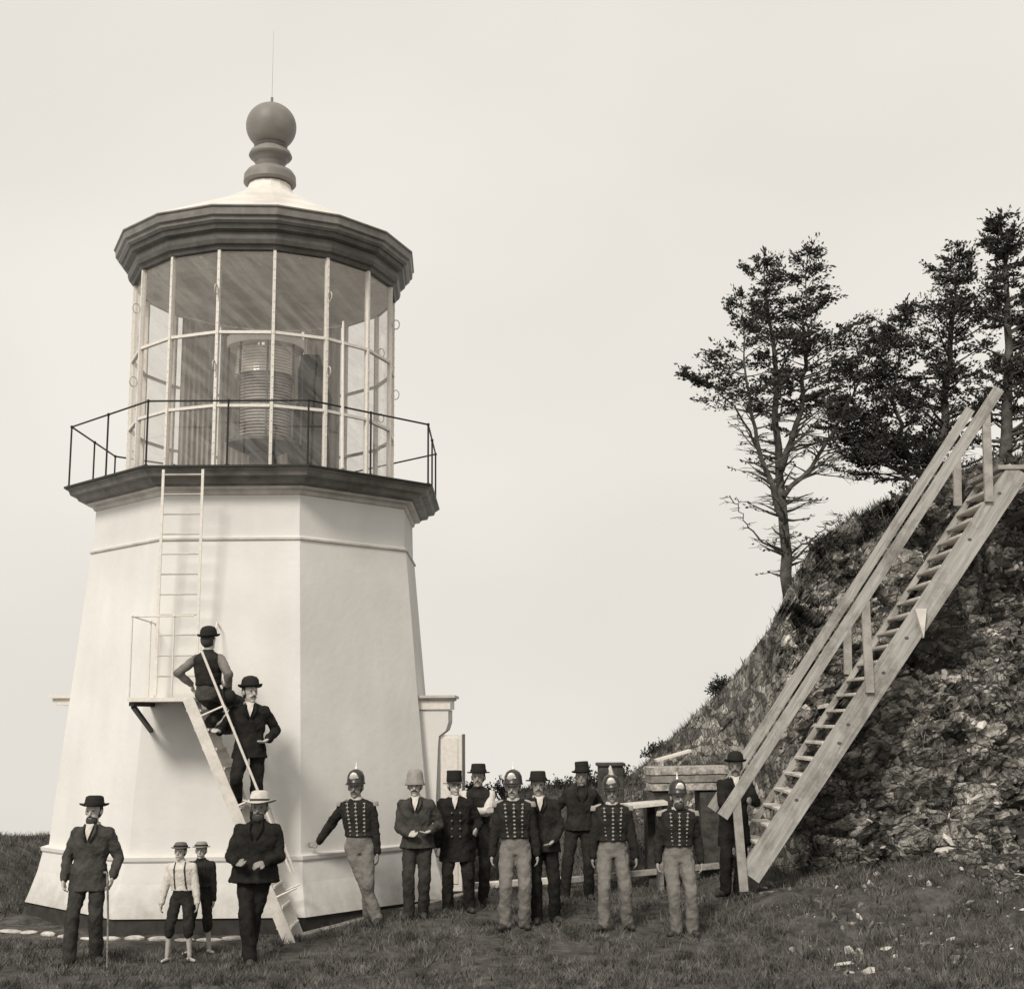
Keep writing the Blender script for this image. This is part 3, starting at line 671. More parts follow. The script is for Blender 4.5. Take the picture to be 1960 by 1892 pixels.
def conifer(label, base, stems, nbr, group='spruces on the hilltop'):
    """stems: list of (points, base radius, t_leafy, length profile, density)"""
    root = empty('spruce_tree', base); tag(root, label, 'tree', group); b0 = Vector(base)
    bt_, bl, V = bmesh.new(), bmesh.new(), []
    for (P, r0, tl, Lmax, dens, bias) in stems:
        # resample crookedly
        Q = [polyline_at(P, k/14) + (rv_(.02) if 0 < k < 14 else Vector()) for k in range(15)]
        tube(bt_, [q-b0 for q in Q], [max(.008, r0*(1-k/14.5)) for k in range(15)], 9)
        H_ = (Q[-1]-Q[0]).length
        n = int(nbr*dens)
        for i in range(n):
            t = .05 + .94*(i+random.random())/n
            p = polyline_at(Q, t)
            leafy = t > tl
            if not leafy and random.random() < .25: continue
            az = random.uniform(0, 2*PI)
            f = max(0, (t-tl)/(1-tl)) if leafy else 0
            L_ = Lmax*((1-f)**.7*.9+.14)*random.choice((.35, .6, .8, 1.0, 1.35))*random.uniform(.8, 1.15) if leafy else Lmax*random.uniform(.3, .95)
            d = Vector((math.cos(az)+bias*.55, math.sin(az), .12+.5*f if leafy else random.uniform(.2, .7))).normalized()
            if d.x < 0 and bias > 0: L_ *= .65
            pts = [p]; dd = d.copy()
            for s in range(5):
                dd = (dd + rv_(.10) + Vector((0, 0, .07 if leafy else .0))).normalized(); pts.append(pts[-1]+dd*L_/5)
            rr = r0*(1-t)*.30+.007
            tube(bl, [q-b0 for q in pts], [rr, rr*.8, rr*.6, rr*.45, rr*.3, .003], 5, cap=False)
            ntw = int(5+L_*14)
            for s in range(ntw):
                u = random.uniform(.40 if leafy else .3, 1.0)
                q = polyline_at(pts, u); side = 1 if s % 2 else -1
                hd = dd.cross(Vector((0, 0, 1))).normalized()*side
                td = (Vector((dd.x, dd.y, dd.z*.4))*.7 + hd*.9 + Vector((random.gauss(0, .2), random.gauss(0, .2), random.gauss(-.02, .10)))).normalized(); tl_ = (.10+.22*(1-u*.6))*min(1.3, .5+L_)*random.uniform(.6, 1.2)
                if leafy:
                    needles(V, q-b0, td, tl_, 13, .064)
                elif random.random() < .5:
                    tube(bl, [q-b0, q+td*tl_*.6-b0, q+td*tl_+rv_(.03)-b0], [.005, .004, .002], 4, cap=False)
                    if random.random() < .12: needles(V, q-b0, td, tl_, 5, .07)
            if leafy: needles(V, pts[-1]-b0, dd, .16, 10, .06)
        if tl < 1: needles(V, Q[-1]-b0, Vector((0, 0, 1)), .12, 14, .09)
    link('trunk', bt_, M_BARK, root, smooth=True); link('branches', bl, M_BARK, root, smooth=True)['kind'] = 'stuff'
    quads_mesh('crown', np.array([tuple(v) for v in V]), 4, M_NEEDLE, root)
    return root
D1 = 19.0
P = lambda pts, d: [W(x, y, d+o) for (x, y, o) in pts]
b1 = W(1512, 1135, D1)
conifer('leftmost spruce on the cliff edge with bare lower limbs and forked windswept crown', b1, [
    (P([(1512, 1150, 0), (1502, 1040, 0), (1492, 930, .1), (1487, 800, .1), (1480, 680, .1), (1466, 580, 0), (1463, 492, 0)], D1), .095, .50, 1.0, 1.2, .1),
    (P([(1503, 1000, 0), (1478, 930, -.1), (1450, 860, -.2), (1436, 780, -.25), (1425, 680, -.3), (1418, 570, -.3)], D1), .055, .55, .75, .8, -.15),
    (P([(1495, 900, 0), (1530, 800, .15), (1540, 700, .2), (1540, 600, .2), (1546, 488, .2)], D1), .055, .28, 1.0, 1.1, .3),
    (P([(1500, 950, 0), (1560, 880, .1), (1610, 800, .2), (1650, 720, .4), (1690, 640, .5)], D1), .04, .35, 1.0, .9, .4),
    (P([(1450, 860, 0), (1405, 780, -.2), (1360, 735, -.3), (1308, 718, -.4)], D1), .020, .55, .20, .35, -.3),
    (P([(1500, 1065, 0), (1440, 1020, -.2), (1418, 985, -.3), (1396, 948, -.4)], D1), .018, 1.1, .15, .25, -.3),
    (P([(1512, 1060, 0), (1570, 1020, .0), (1612, 985, .1)], D1), .018, 1.1, .2, .25, .3),
    ], 74)
D2 = 19.6
b2 = W(1775, 940, D2)
conifer('middle spruce with dense ragged crown rising behind the stair rails', b2, [
    (P([(1775, 950, 0), (1800, 850, 0), (1815, 720, .1), (1822, 600, .1), (1836, 480, .1)], D2), .10, .10, 1.15, 1.5, .0),
    (P([(1770, 930, 0), (1730, 850, .1), (1710, 760, .1), (1725, 660, .1), (1735, 590, .1)], D2), .05, .10, .85, .8, -.3),
    (P([(1760, 930, 0), (1700, 890, .1), (1650, 850, .1), (1620, 790, .1)], D2), .04, .10, .9, .9, -.3),
    ], 72)
D3 = 18.7
b3 = W(1925, 900, D3)
conifer('rightmost spruce cut by the edge of the photograph beside the stair landing', b3, [
    (P([(1922, 910, 0), (1930, 760, 0), (1930, 620, 0), (1924, 500, 0), (1915, 418, 0)], D3), .10, .10, .85, 1.5, .1),
    (P([(1985, 900, .4), (1985, 760, .4), (1978, 640, .4), (1975, 560, .4)], D3), .08, .05, .6, 1.2, .2),
    ], 74)


def bush(label, px, py, d, rx, rz, group):
    p = W(px, py, d); z0 = p.z-rz
    root = empty('shrub', (p.x, d, z0)); tag(root, label, 'shrub', group)
    V = []; bl = bmesh.new()
    for i in range(22):
        a = random.uniform(0, 2*PI); e = random.uniform(.35, 1.4)
        tip = Vector((math.cos(a)*math.cos(e)*rx, math.sin(a)*math.cos(e)*rx, math.sin(e)*rz*random.uniform(.7, 1.15)))
        tube(bl, [(0, 0, -.1), tip*.5+rv_(.03), tip], [.012, .008, .003], 4, cap=False)
        for s in range(12):
            u = random.uniform(.3, 1.0); needles(V, tip*u, (tip.normalized()+rv_(.7)).normalized(), .10, 5, .06)
    link('stems', bl, M_BARK, root); quads_mesh('foliage', np.array([tuple(v) for v in V]), 4, M_NEEDLE, root)
for i, (px, py, d, rx, rz, lab) in enumerate((
    (905, 1500, 25.2, .35, .35, 'ragged shrub just right of the lighthouse door'), (965, 1492, 25.4, .5, .4, 'shrub on the skyline behind the bareheaded gap left of the middle soldier'),
    (1080, 1492, 25.0, .55, .42, 'dark shrub behind the gap between two men in dark suits'), (1140, 1470, 25.0, .45, .5, 'tall shrub on the skyline behind the man with the tall hat'),
    (1200, 1470, 24.6, .4, .4, 'shrub at the left end of the hill slope'), (1262, 1425, 24.2, .28, .25, 'small shrub on the lower hill ridge'),
    (1382, 1300, 22.4, .25, .28, 'spiky shrub at the shoulder of the hill ridge'), (1590, 1030, 18.7, .35, .25, 'shrub on the cliff top between the first two trees'),
    (1660, 985, 18.8, .5, .4, 'broad shrub below the middle tree'), (1760, 930, 18.9, .6, .4, 'shrub on the crest behind the stair rails'))):
    bush(lab, px, py, d, rx, rz, 'shrubs along the skyline')

def blades(name, pts, h, wid, m_, lean=.5):
    V = np.zeros((len(pts)*3, 3)); n = len(pts); pts = np.asarray(pts)
    a = rng.uniform(0, 2*PI, n); hh = h*rng.uniform(.4, 1.3, n); ww = wid*rng.uniform(.6, 1.4, n)
    lx_ = rng.normal(0, lean, n)*hh; ly_ = rng.normal(0, lean, n)*hh
    dx, dy = np.cos(a)*ww, np.sin(a)*ww
    V[0::3] = pts + np.stack([-dx, -dy, np.zeros(n)-.01], 1); V[1::3] = pts + np.stack([dx, dy, np.zeros(n)-.01], 1)
    V[2::3] = pts + np.stack([lx_, ly_, hh], 1)
    return quads_mesh(name, V, 3, m_)
gpts = []
while len(gpts) < 75000:
    y = 12.2 + 10.5*random.random()**1.3; x = random.uniform(-.44, .44)*y
    if math.hypot(x-TX, y-TY) < (3.3 if x > -3.2 else 3.95): continue
    c_ = noise.noise(Vector((x*1.4, y*1.4, 0))) + .6*noise.noise(Vector((x*5, y*5, 4)))
    if random.random() > .38+1.5*c_ or (x > 2.2 and y > 13.4+.5*c_ and random.random() < .72): continue
    gpts.append((x, y, gz(x, y)))
tag(blades('grass', gpts, .075, .007, M_GRASS, .7), kind='stuff', cat='grass', label='short rough dark turf covering the ground before the lighthouse')
gp2 = []
for i in range(9000):
    x = random.uniform(-1.2, 3.8); y = random.uniform(20.3, 26); gp2.append((x, y, gz(x, y)))
for i in range(7000):
    X = random.uniform(1.5, 8.5); t = random.uniform(.93, 1.12)
    gp2.append(tuple(hill_pt(X, t)))
for i in range(6000):
    X = random.uniform(1.5, 3.7); gp2.append(tuple(hill_pt(X, random.uniform(.1, 1.05))))
for i in range(2600):      # rank growth round the stair foot and along the toe of the slope
    X = random.uniform(3.2, 8.0); y = np.interp(X, FOOX, FOOY) - abs(random.gauss(0, .35)); gp2.append((X, y, gz(X, y)))
for i in range(9000):      # rough weeds over the disturbed earth below the cliff
    y = random.uniform(12.6, 17.2); x = random.uniform(1.8, 6.6)
    if noise.noise(Vector((x*1.7, y*1.7, 5))) < -.12: continue
    gp2.append((x, y, gz(x, y)))
for i in range(150):       # tussocks
    y = random.uniform(13, 19.5); x = random.uniform(-.42, .42)*y
    if math.hypot(x-TX, y-TY) < 3.5: continue
    for k in range(26): a = rng.normal(0, .05, 2); gp2.append((x+a[0], y+a[1], gz(x, y)))
for i in range(2500):
    x = random.uniform(-9, -6.9); y = random.uniform(18, 22); gp2.append((x, y, gz(x, y)))
tag(blades('long_grass', gp2, .11, .009, M_GRASS, .45), kind='stuff', cat='grass', label='long coarse grass on the banks and along the crest of the hill')

# hanging turf and roots on the rock face
V = []
hgv = []
for i in range(17000):
    X = random.uniform(3.9, 9.0); t = random.random()
    c_ = noise.noise(Vector((X*1.3, t*6, 7)))
    if c_ < -.05: continue
    p = hill_pt(X, t); a = Vector((random.gauss(0, .5), -1*abs(random.gauss(.5, .3)), random.gauss(-.3, .8))).normalized(); l = random.uniform(.03, .13)
    s = a.cross(rv_()).normalized()*random.uniform(.004, .012)
    V += [p-s, p+s, p+a*l+Vector((0, 0, -.03))]
tag(quads_mesh('hanging_turf', np.array([tuple(v) for v in V]), 3, M_GRASS), kind='stuff', cat='turf', label='tufts of turf and roots clinging to the broken rock face')

# rubble
def stone(bm, c, s, seed):
    res = bmesh.ops.create_icosphere(bm, subdivisions=1, radius=1)
    rs = random.Random(seed); rot = Matrix.Rotation(rs.uniform(0, 6.3), 3, (rs.uniform(-1, 1), rs.uniform(-1, 1), rs.uniform(-1, 1)+.01))
    k = (rs.uniform(.7, 1.8), rs.uniform(.5, 1.1), rs.uniform(.22, .6))
    for v in res['verts']:
        q = Vector((v.co.x*k[0], v.co.y*k[1], v.co.z*k[2]))*s*rs.uniform(.75, 1.2)
        v.co = rot @ q + Vector(c)
for (name, n, mt, lo, hi, lab) in (('rubble', 2600, mat('grey_rubble', .20, .95, .5, 5, .4, 30), .015, .065, 'grey broken stones lying on the rock face and its foot'),
                                  ('pale_rubble', 650, mat('pale_rubble', .50, .9, .3, 5, .4, 30), .012, .085, 'pale chips of broken stone scattered down the right slope')):
    bm = bmesh.new()
    for i in range(n):
        if random.random() < .80:
            X = 4.2+5.2*random.random()**.8; t = random.random()
            if X < 5.5 and random.random() < .6: continue
            p = hill_pt(X, t)
        else:
            x = random.uniform(-5, 7) if random.random() < .3 else random.uniform(2.6, 6.5); y = random.uniform(12.6, 18)
            if x < 3 and random.random() < .93: continue
            p = Vector((x, y, gz(x, y)))
        stone(bm, p, lo+(hi-lo)*random.random()**4, i)
    tag(link(name, bm, mt), kind='stuff', cat='stones', label=lab)
# the larger pale blocks one can pick out
def face_at(px, py):
    best = None
    for d in np.arange(12.5, 19.5, .05):
        p = W(px, py, d)
        g = gz(p.x, p.y)
        if p.z < g+.01: return Vector((p.x, d, g))
        tz = np.interp(p.x, TOPX, TOPZ); t = (p.z+.35)/(tz+.35)
        if 0 <= t <= 1 and p.x > 3.8:
            if hill_pt(p.x, t).y <= d: return p
    return W(px, py, 18.5)
for (px, py, s, lab) in ((1817, 1608, .10, 'egg-shaped white boulder low on the right slope'), (1893, 1670, .085, 'white boulder near the right edge at the foot of the slope'),
                         (1878, 1388, .13, 'pale cracked block high on the slope near the right edge'), (1645, 1760, .06, 'small white stone on the turf below the stairs'),
                         (1705, 1245, .09, 'pale stone beside the stair stringer in the middle of the face'), (1840, 1490, .06, 'small pale stone in the middle of the right slope'),
                         (1905, 1500, .07, 'flat pale stone at the right edge halfway up the slope')):
    p = face_at(px, py); bm = bmesh.new(); stone(bm, (0, 0, 0), s, px); o = link('boulder', bm, mat('white_boulder', .62, .9, .15, 8, .4, 20)); o.location = p
    tag(o, lab, 'boulder', 'pale boulders on the slope')
plank('loose_plank', gp(1598, 1838, 14.4, .03), gp(1628, 1848, 14.3, .03), .06, .025, M_WOODW, 'short splinter of white wood lying on the turf at lower right', 'plank')

# ------------------------------------------------------------------ people
M_SKIN = mat('weathered_skin', .34, .6, .1, 20, spec=.4)
M_TAN = mat('tanned_skin', .24, .6, .1, 20, spec=.4); M_SKINP = mat('pale_skin', .46, .6, .1, 20, spec=.4)
def cloth(name, v, var=.25): return mat(name, v, .95, var, 9, .5, 35, spec=.08, dist=.015)
C_DARK = cloth('dark_wool', .030); C_BLACK = cloth('black_broadcloth', .022); C_GREY = cloth('grey_tweed', .062)
C_TROU = cloth('light_grey_trousers', .19, .10); C_WHITE = cloth('white_linen', .62, .1); C_UNI = cloth('navy_tunic', .028)
C_MID = cloth('brown_grey_wool', .045); M_STRAW = mat('pale_straw', .55, .9, .15, 30, .4, 60); M_FELT = mat('black_felt', .022, .85, spec=.2); M_FELTB = mat('brown_felt', .06, .9)
M_LEATH = mat('worn_leather', .05, .6, .4, 12); M_HAIR = mat('dark_hair', .055, .8); M_BRASS = mat('polished_brass', .85, .35, metal=.3, spec=.6); M_EYE = mat('eye', .02, .3)
M_BRAID = mat('pale_braid', .34, .7); M_PATENT = mat('black_helmet_felt', .03, .35, spec=.6)
TEX = bpy.data.textures.new('wrinkle', 'CLOUDS'); TEX.noise_scale = .085; TEX.noise_depth = 3

def remeshed(name, bm, m_, parent, vox, smooth=3, disp=0):
    me = bpy.data.meshes.new('tmp'); bmesh.ops.recalc_face_normals(bm, faces=bm.faces); bm.to_mesh(me); bm.free()
    o = bpy.data.objects.new('tmp', me); COL.objects.link(o)
    r = o.modifiers.new('r', 'REMESH'); r.mode = 'VOXEL'; r.voxel_size = vox; r.use_smooth_shade = True
    if smooth: s = o.modifiers.new('s', 'SMOOTH'); s.iterations = smooth; s.factor = .5
    if disp: d = o.modifiers.new('d', 'DISPLACE'); d.texture = TEX; d.strength = disp; d.mid_level = .5; d.texture_coords = 'GLOBAL'
    dg = bpy.context.evaluated_depsgraph_get(); me2 = bpy.data.meshes.new_from_object(o.evaluated_get(dg))
    bpy.data.objects.remove(o); bpy.data.meshes.remove(me)
    me2.name = name; me2.materials.clear(); me2.materials.append(m_)
    me2.polygons.foreach_set('use_smooth', [True]*len(me2.polygons))
    o = bpy.data.objects.new(name, me2); COL.objects.link(o); o.parent = parent
    return o
def ik(a, b, l1, l2, pole):
    a = Vector(a); b = Vector(b); d = b-a; L_ = min(d.length, (l1+l2)*.999)
    dn = d.normalized(); b = a+dn*L_
    x = (l1*l1-l2*l2+L_*L_)/(2*L_); h = math.sqrt(max(0, l1*l1-x*x))
    p = Vector(pole); p = (p-dn*p.dot(dn)).normalized()
    return a+dn*x+p*h, b
HATS = {
    'bowler': [(.098, -.005), (.135, -.002), (.150, .012), (.152, .018), (.130, .008), (.100, .012), (.100, .05), (.094, .085), (.072, .115), (.03, .13), (.005, .132)],
    'felt': [(.098, -.005), (.16, -.004), (.175, .004), (.172, .010), (.12, .010), (.100, .014), (.096, .06), (.088, .095), (.06, .108), (.02, .104), (.005, .103)],
    'flat': [(.098, -.005), (.155, -.004), (.165, .002), (.162, .008), (.12, .008), (.098, .012), (.093, .06), (.088, .10), (.080, .108), (.02, .106), (.005, .106)],
    'tall': [(.098, -.005), (.14, -.003), (.150, .006), (.147, .012), (.11, .010), (.096, .014), (.088, .07), (.088, .125), (.080, .135), (.02, .132), (.005, .132)],
    'straw': [(.10, -.008), (.20, -.016), (.215, -.010), (.212, -.004), (.13, .006), (.102, .012), (.096, .07), (.084, .105), (.055, .118), (.02, .114), (.005, .113)],
    'bucket': [(.098, -.03), (.128, -.045), (.132, -.040), (.108, -.005), (.102, .03), (.096, .09), (.080, .125), (.05, .14), (.005, .143)],
    'boyhat': [(.092, -.005), (.140, -.012), (.150, -.006), (.147, 0), (.11, .008), (.094, .014), (.090, .05), (.075, .075), (.04, .083), (.005, .084)],
    'kepi': [(.094, -.01), (.098, -.008), (.097, .03), (.093, .09), (.096, .115), (.09, .125), (.02, .122), (.005, .122)],
    'helmet': [(.098, -.015), (.108, -.02), (.112, -.014), (.104, 0), (.101, .03), (.096, .075), (.075, .115), (.045, .135), (.02, .145), (.005, .147)],
}
GP = 'people posing around the lighthouse'
def person(label, X, Y, Z, H=1.75, yaw=0, fl=(-.11, .02), fr=(.11, .02), pel=(0, 0), chest=(0, 0), lean_x=0, hl=None, hr=None, pl=(-.6, .5, -.2), pr=(.6, .5, -.2),
           coat='jacket', cm=None, tm=None, hat='bowler', hm=None, girth=1.0, hem=.80, shirt=True, soldier=False, moust=True, beard=False, vest=False, boy=False,
           head_turn=0, sit=0, footL=0, footR=0, hand_dir_l=(0, -.2, -1), hand_dir_r=(0, -.2, -1), hatm2=None, buttons=0, plume=False, hat_tilt=0, sleeves=None, zl=0, zr=0, legpole=None):
    s = H/1.75; cm = cm or C_DARK; tm = tm or C_DARK; hm = hm or M_FELT
    root = empty('person', (X, Y, Z), yaw); root.scale = (s, s, s)
    tag(root, label, 'person', GP)
    rp = random.Random(int(X*1000)); chest = (chest[0]+rp.uniform(-.035, .035), chest[1]+rp.uniform(-.015, .02)); pel = (pel[0]+rp.uniform(-.03, .03), pel[1]); head_turn += rp.uniform(-.22, .22)
    fl = (fl[0], fl[1]-rp.uniform(0, .08)); fr = (fr[0]+rp.uniform(-.02, .03), fr[1]+rp.uniform(0, .06)); footL += rp.uniform(-.5, 0); footR += rp.uniform(0, .5); ms = rp.uniform(.6, 1.25)
    pz = .95-sit
    pelv = Vector((pel[0], pel[1], pz)); ch = Vector((pel[0]+chest[0], pel[1]+chest[1], pz+.425)); nk = ch + Vector((chest[0]*.4, chest[1]*.4, .115)); hd = nk + Vector((chest[0]*.2, -.02+chest[1]*.2, .138))
    q = lambda p: p
    ank = [Vector((fl[0], fl[1], .09+zl)), Vector((fr[0], fr[1], .09+zr))]
    hips = [pelv+Vector((-.09, 0, -.02)), pelv+Vector((.09, 0, -.02))]
    lp = legpole or (0, -1, .1)
    kn = []
    for i in (0, 1):
        k_, a_ = ik(hips[i], ank[i], .44, .43, (lp[0]+(.12 if i else -.12), lp[1], lp[2])); kn.append(k_); ank[i] = a_
    sh = [ch+Vector((-.170*girth**.5, .005, .018)), ch+Vector((.170*girth**.5, .005, .018))]
    hl = Vector(hl) if hl else Vector((-.24, -.03, .81)); hr = Vector(hr) if hr else Vector((.24, -.03, .81))
    pl = Vector(pl); pr = Vector(pr)
    if pl.y > 0: pl = Vector((pl.x*.55, pl.y+.5, pl.z))
    if pr.y > 0: pr = Vector((pr.x*.55, pr.y+.5, pr.z))
    el, hl = ik(sh[0], hl, .29, .26, pl); er, hr = ik(sh[1], hr, .29, .26, pr)
    tr_ = Matrix.Rotation(head_turn, 3, 'Z')
    HS_ = 1.13
    T = lambda v: hd + tr_ @ (Vector(v)*HS_)
    # body: one continuous skin surface
    bm = bmesh.new()
    loft(bm, [(pelv-Vector((0, 0, .08)), .11, .08), (pelv+Vector((0, 0, .05)), .13, .09), (pelv.lerp(ch, .5), .115, .08), (ch, .145, .095), (ch+Vector((0, 0, .07)), .10, .07)])
    capsule(bm, ch+Vector((0, 0, .05)), hd-Vector((0, 0, .05)), .062, .058)
    ellipsoid(bm, T((0, .006, .02)), tuple(HS_*q_ for q_ in (.074, .093, .100)), tr_)
    ellipsoid(bm, T((0, -.022, -.055)), tuple(HS_*q_ for q_ in (.054, .064, .062)), tr_)
    ellipsoid(bm, T((0, -.062, -.095)), tuple(HS_*q_ for q_ in (.026, .022, .020)), tr_)
    capsule(bm, T((0, -.080, .012)), T((0, -.104, -.026)), .009, .015)
    capsule(bm, T((-.040, -.078, .030)), T((.040, -.078, .030)), .012, .012)
    capsule(bm, T((-.018, -.086, -.060)), T((.018, -.086, -.060)), .008, .008)
    for e in (-1, 1): ellipsoid(bm, T((e*.077, .01, -.008)), tuple(HS_*q_ for q_ in (.012, .020, .032)), tr_, 10, 8)
    for i in (0, 1):
        capsule(bm, hips[i], kn[i], .07, .048); capsule(bm, kn[i], ank[i], .050, .034)
        fy = (footL, footR)[i]; fd = Vector((math.sin(fy), -math.cos(fy), 0))
        capsule(bm, ank[i]+Vector((0, 0, -.05))-fd*.03, ank[i]+Vector((0, 0, -.062))+fd*.13, .030, .022)
    for i, (sh_, e_, h_, fdv) in enumerate(((sh[0], el, hl, hand_dir_l), (sh[1], er, hr, hand_dir_r))):
        capsule(bm, sh_, e_, .045, .036); capsule(bm, e_, h_, .036, .026)
        f = (Vector(fdv).normalized()*.8 + (h_-e_).normalized()*.5).normalized()
        ref = Vector((1, 0, 0)) if abs(f.x) < .7 else Vector((0, 0, 1))
        nrm = f.cross(Vector((0, 1, 0))); nrm = nrm.normalized() if nrm.length > .2 else ref
        if abs(f.x) > .85: nrm = Vector((0, -.75, .65))
        ac = f.cross(nrm).normalized()          # across the palm
        rm = Matrix((ac, nrm, f)).transposed()
        ellipsoid(bm, h_+f*.045, (.044, .022, .052), rm, 12, 8)
        bend = nrm*(1 if (i == 0) else -1)
        for j in range(4):
            b_ = h_+f*.080+ac*(-.030+.020*j); l1 = (.036, .042, .040, .030)[j]
            k1 = b_+(f+bend*.35).normalized()*l1; k2 = k1+(f*.6+bend*.9).normalized()*l1*.8
            capsule(bm, b_, k1, .0108, .0102, 8); capsule(bm, k1, k2, .0102, .009, 8)
        th = h_+f*.025-ac*.035; t1 = th+(f*.7-ac*.7).normalized()*.032; t2 = t1+(f+bend*.3).normalized()*.026
        capsule(bm, th, t1, .012, .010, 8); capsule(bm, t1, t2, .010, .008, 8)
    remeshed('body', bm, M_SKINP if boy else (M_SKIN, M_TAN, M_SKINP)[rp.randrange(3)], root, .0085, 1)
    # eyes, hair, whiskers
    for e in (-1, 1):
        bm = bmesh.new(); ellipsoid(bm, T((e*.030, -.083, .008)), tuple(HS_*q_ for q_ in (.010, .005, .006)), tr_, 10, 6); link('eye', bm, M_EYE, root, smooth=True)
    bm = bmesh.new(); ellipsoid(bm, T((0, .024, .015)), tuple(HS_*q_ for q_ in (.082, .090, .100)), tr_, 20, 12); link('hair', bm, M_HAIR, root, smooth=True)
    if moust and ms > .72:
        bm = bmesh.new(); capsule(bm, T((0, -.100, -.042)), T((-.034*ms, -.082, -.052-.006*ms)), .009*ms, .004, 8); capsule(bm, T((0, -.100, -.042)), T((.034*ms, -.082, -.052-.006*ms)), .009*ms, .004, 8); link('moustache', bm, M_HAIR, root, smooth=True)
    if beard:
        bm = bmesh.new(); ellipsoid(bm, T((0, -.040, -.085)), tuple(HS_*q_ for q_ in (.058, .056, .058)), tr_, 14, 10); link('beard', bm, M_HAIR, root, smooth=True)
    # trousers
    bm = bmesh.new()
    kneel = boy
    loft(bm, [(pelv-Vector((0, 0, .10)), .145*girth, .105*girth), (pelv, .165*girth, .12*girth), (pelv+Vector((0, 0, .13)), .15*girth, .112*girth), (pelv+Vector((0, 0, .17)), .145*girth, .108*girth)])
    for i in (0, 1):
        capsule(bm, hips[i], kn[i], .098*girth**.6, .078)
        if boy: capsule(bm, kn[i], kn[i].lerp(ank[i], .22), .078, .076)
        else: capsule(bm, kn[i], ank[i]-Vector((0, 0, .02)), .080, .074)
    remeshed('breeches' if boy else 'trousers', bm, tm, root, .013, 3, .036)
    if not boy:
        for i in (0, 1):
            fy = (footL, footR)[i]; fd = Vector((math.sin(fy), -math.cos(fy), 0)); bm = bmesh.new()
            a_ = ank[i]; capsule(bm, a_+Vector((0, 0, -.035))-fd*.035, a_+Vector((0, 0, -.050))+fd*.14, .046, .036, 14); capsule(bm, a_+Vector((0, 0, .03)), a_+Vector((0, 0, -.03)), .048, .048, 12)
            for v in bm.verts:
                if v.co.z < a_.z-.085: v.co.z = a_.z-.085
            link('boot', bm, M_LEATH, root, smooth=True)
    # upper garment
    g = girth
    if coat == 'jacket' or coat == 'tunic' or coat == 'vest' or coat == 'shirt':
        waist = pelv.lerp(ch, .38)
        bm = bmesh.new(); secs = []
        if coat == 'jacket' and not sit:
            hz = hem; secs.append((Vector((pelv.x, pelv.y, hz)), .205*g, .165*g)); secs.append((Vector((pelv.x, pelv.y, (hz+pz)/2+.03)), .19*g, .152*g))
        secs += [(pelv+Vector((0, 0, .10)), .168*g, .135*g), (waist, .160*g, .128*g), (waist.lerp(ch, .6), .185*g, .142*g), (ch, .198*g**.6, .138*g), (ch+Vector((0, .005, .055)), .172*g**.5, .108), (ch+Vector((0, .01, .092)), .115, .088), (nk+Vector((0, .01, .005)), .070, .072)]
        secs = [(c_[0], c_[1]*1.06, c_[2]*1.05) for c_ in secs]; loft(bm, secs, 28)
        full = coat != 'vest'
        if full:
            for (a_, b_, c_) in ((sh[0], el, hl), (sh[1], er, hr)):
                capsule(bm, a_, b_, .069, .062); capsule(bm, b_, b_.lerp(c_, .95), .064, .050)
        up = remeshed({'jacket': 'coat', 'tunic': 'tunic', 'vest': 'waistcoat', 'shirt': 'shirt'}[coat], bm, cm, root, .013, 3, .022 if boy else .040)
        if not full:
            bm = bmesh.new()
            for (a_, b_, c_) in ((sh[0], el, hl), (sh[1], er, hr)):
                capsule(bm, a_, b_, .066, .060); capsule(bm, b_, b_.lerp(c_, .93), .062, .048)
            remeshed('shirt_sleeves', bm, sleeves or C_WHITE, root, .013, 3, .028)
        fy_ = lambda x, z, rx, ry: -ry*math.sqrt(max(.05, 1-(x/rx)**2))
        ry_ = .150*g
        if shirt and coat != 'shirt':
            bm = bmesh.new(); c0 = ch+Vector((0, 0, 0))
            pts = [(-.042, -.092, .125), (.042, -.092, .125), (.030, -.150*g, .045), (0, -.162*g, -.045), (-.030, -.150*g, .045)]
            a_ = [bm.verts.new(c0+Vector(p_)+Vector((0, -.012, 0))) for p_ in pts]; b_ = [bm.verts.new(c0+Vector(p_)+Vector((0, .03, 0))) for p_ in pts]
            bm.faces.new(a_); bm.faces.new(b_[::-1])
            for k in range(5): bm.faces.new((a_[(k+1) % 5], a_[k], b_[k], b_[(k+1) % 5]))
            link('shirt_front', bm, C_WHITE, up)
        bm = bmesh.new(); lathe(bm, [(.064, 0), (.080, .0), (.075, .032), (.066, .032)], 20, c=(nk.x, nk.y+.002, nk.z-.012), close=True, sy=1.08); link('collar', bm, C_WHITE if (shirt or soldier) else cm, up)
        if soldier:
            for xo in (-.105, 0, .105):
                bm = bmesh.new()
                for k in range(9):
                    z = ch.z+.065-k*.046; f = (z-pelv.z)/(ch.z-pelv.z); cx_ = pelv.x+(ch.x-pelv.x)*f; cy_ = pelv.y+(ch.y-pelv.y)*f
                    rx = .19 if k < 5 else .17; ry = (.143, .152, .155, .153, .148, .142, .138, .136, .136)[k]
                    y_ = cy_+fy_(xo, z, rx, ry)-.012
                    ellipsoid(bm, (cx_+xo*(1-.03*k), y_, z), (.017, .010, .0115), seg=8, rings=6)
                tube(bm, [(pelv.x+xo*.8+(ch.x-pelv.x)*.1, cy_+fy_(xo, z, rx, ry)-.004, z), (ch.x+xo, ch.y+fy_(xo, ch.z, .19, .15)-.004, ch.z), (ch.x+xo, ch.y+fy_(xo, ch.z, .19, .143)-.008, ch.z+.065)], .004, 5)
                link('button_row', bm, M_BRAID, up, smooth=True)
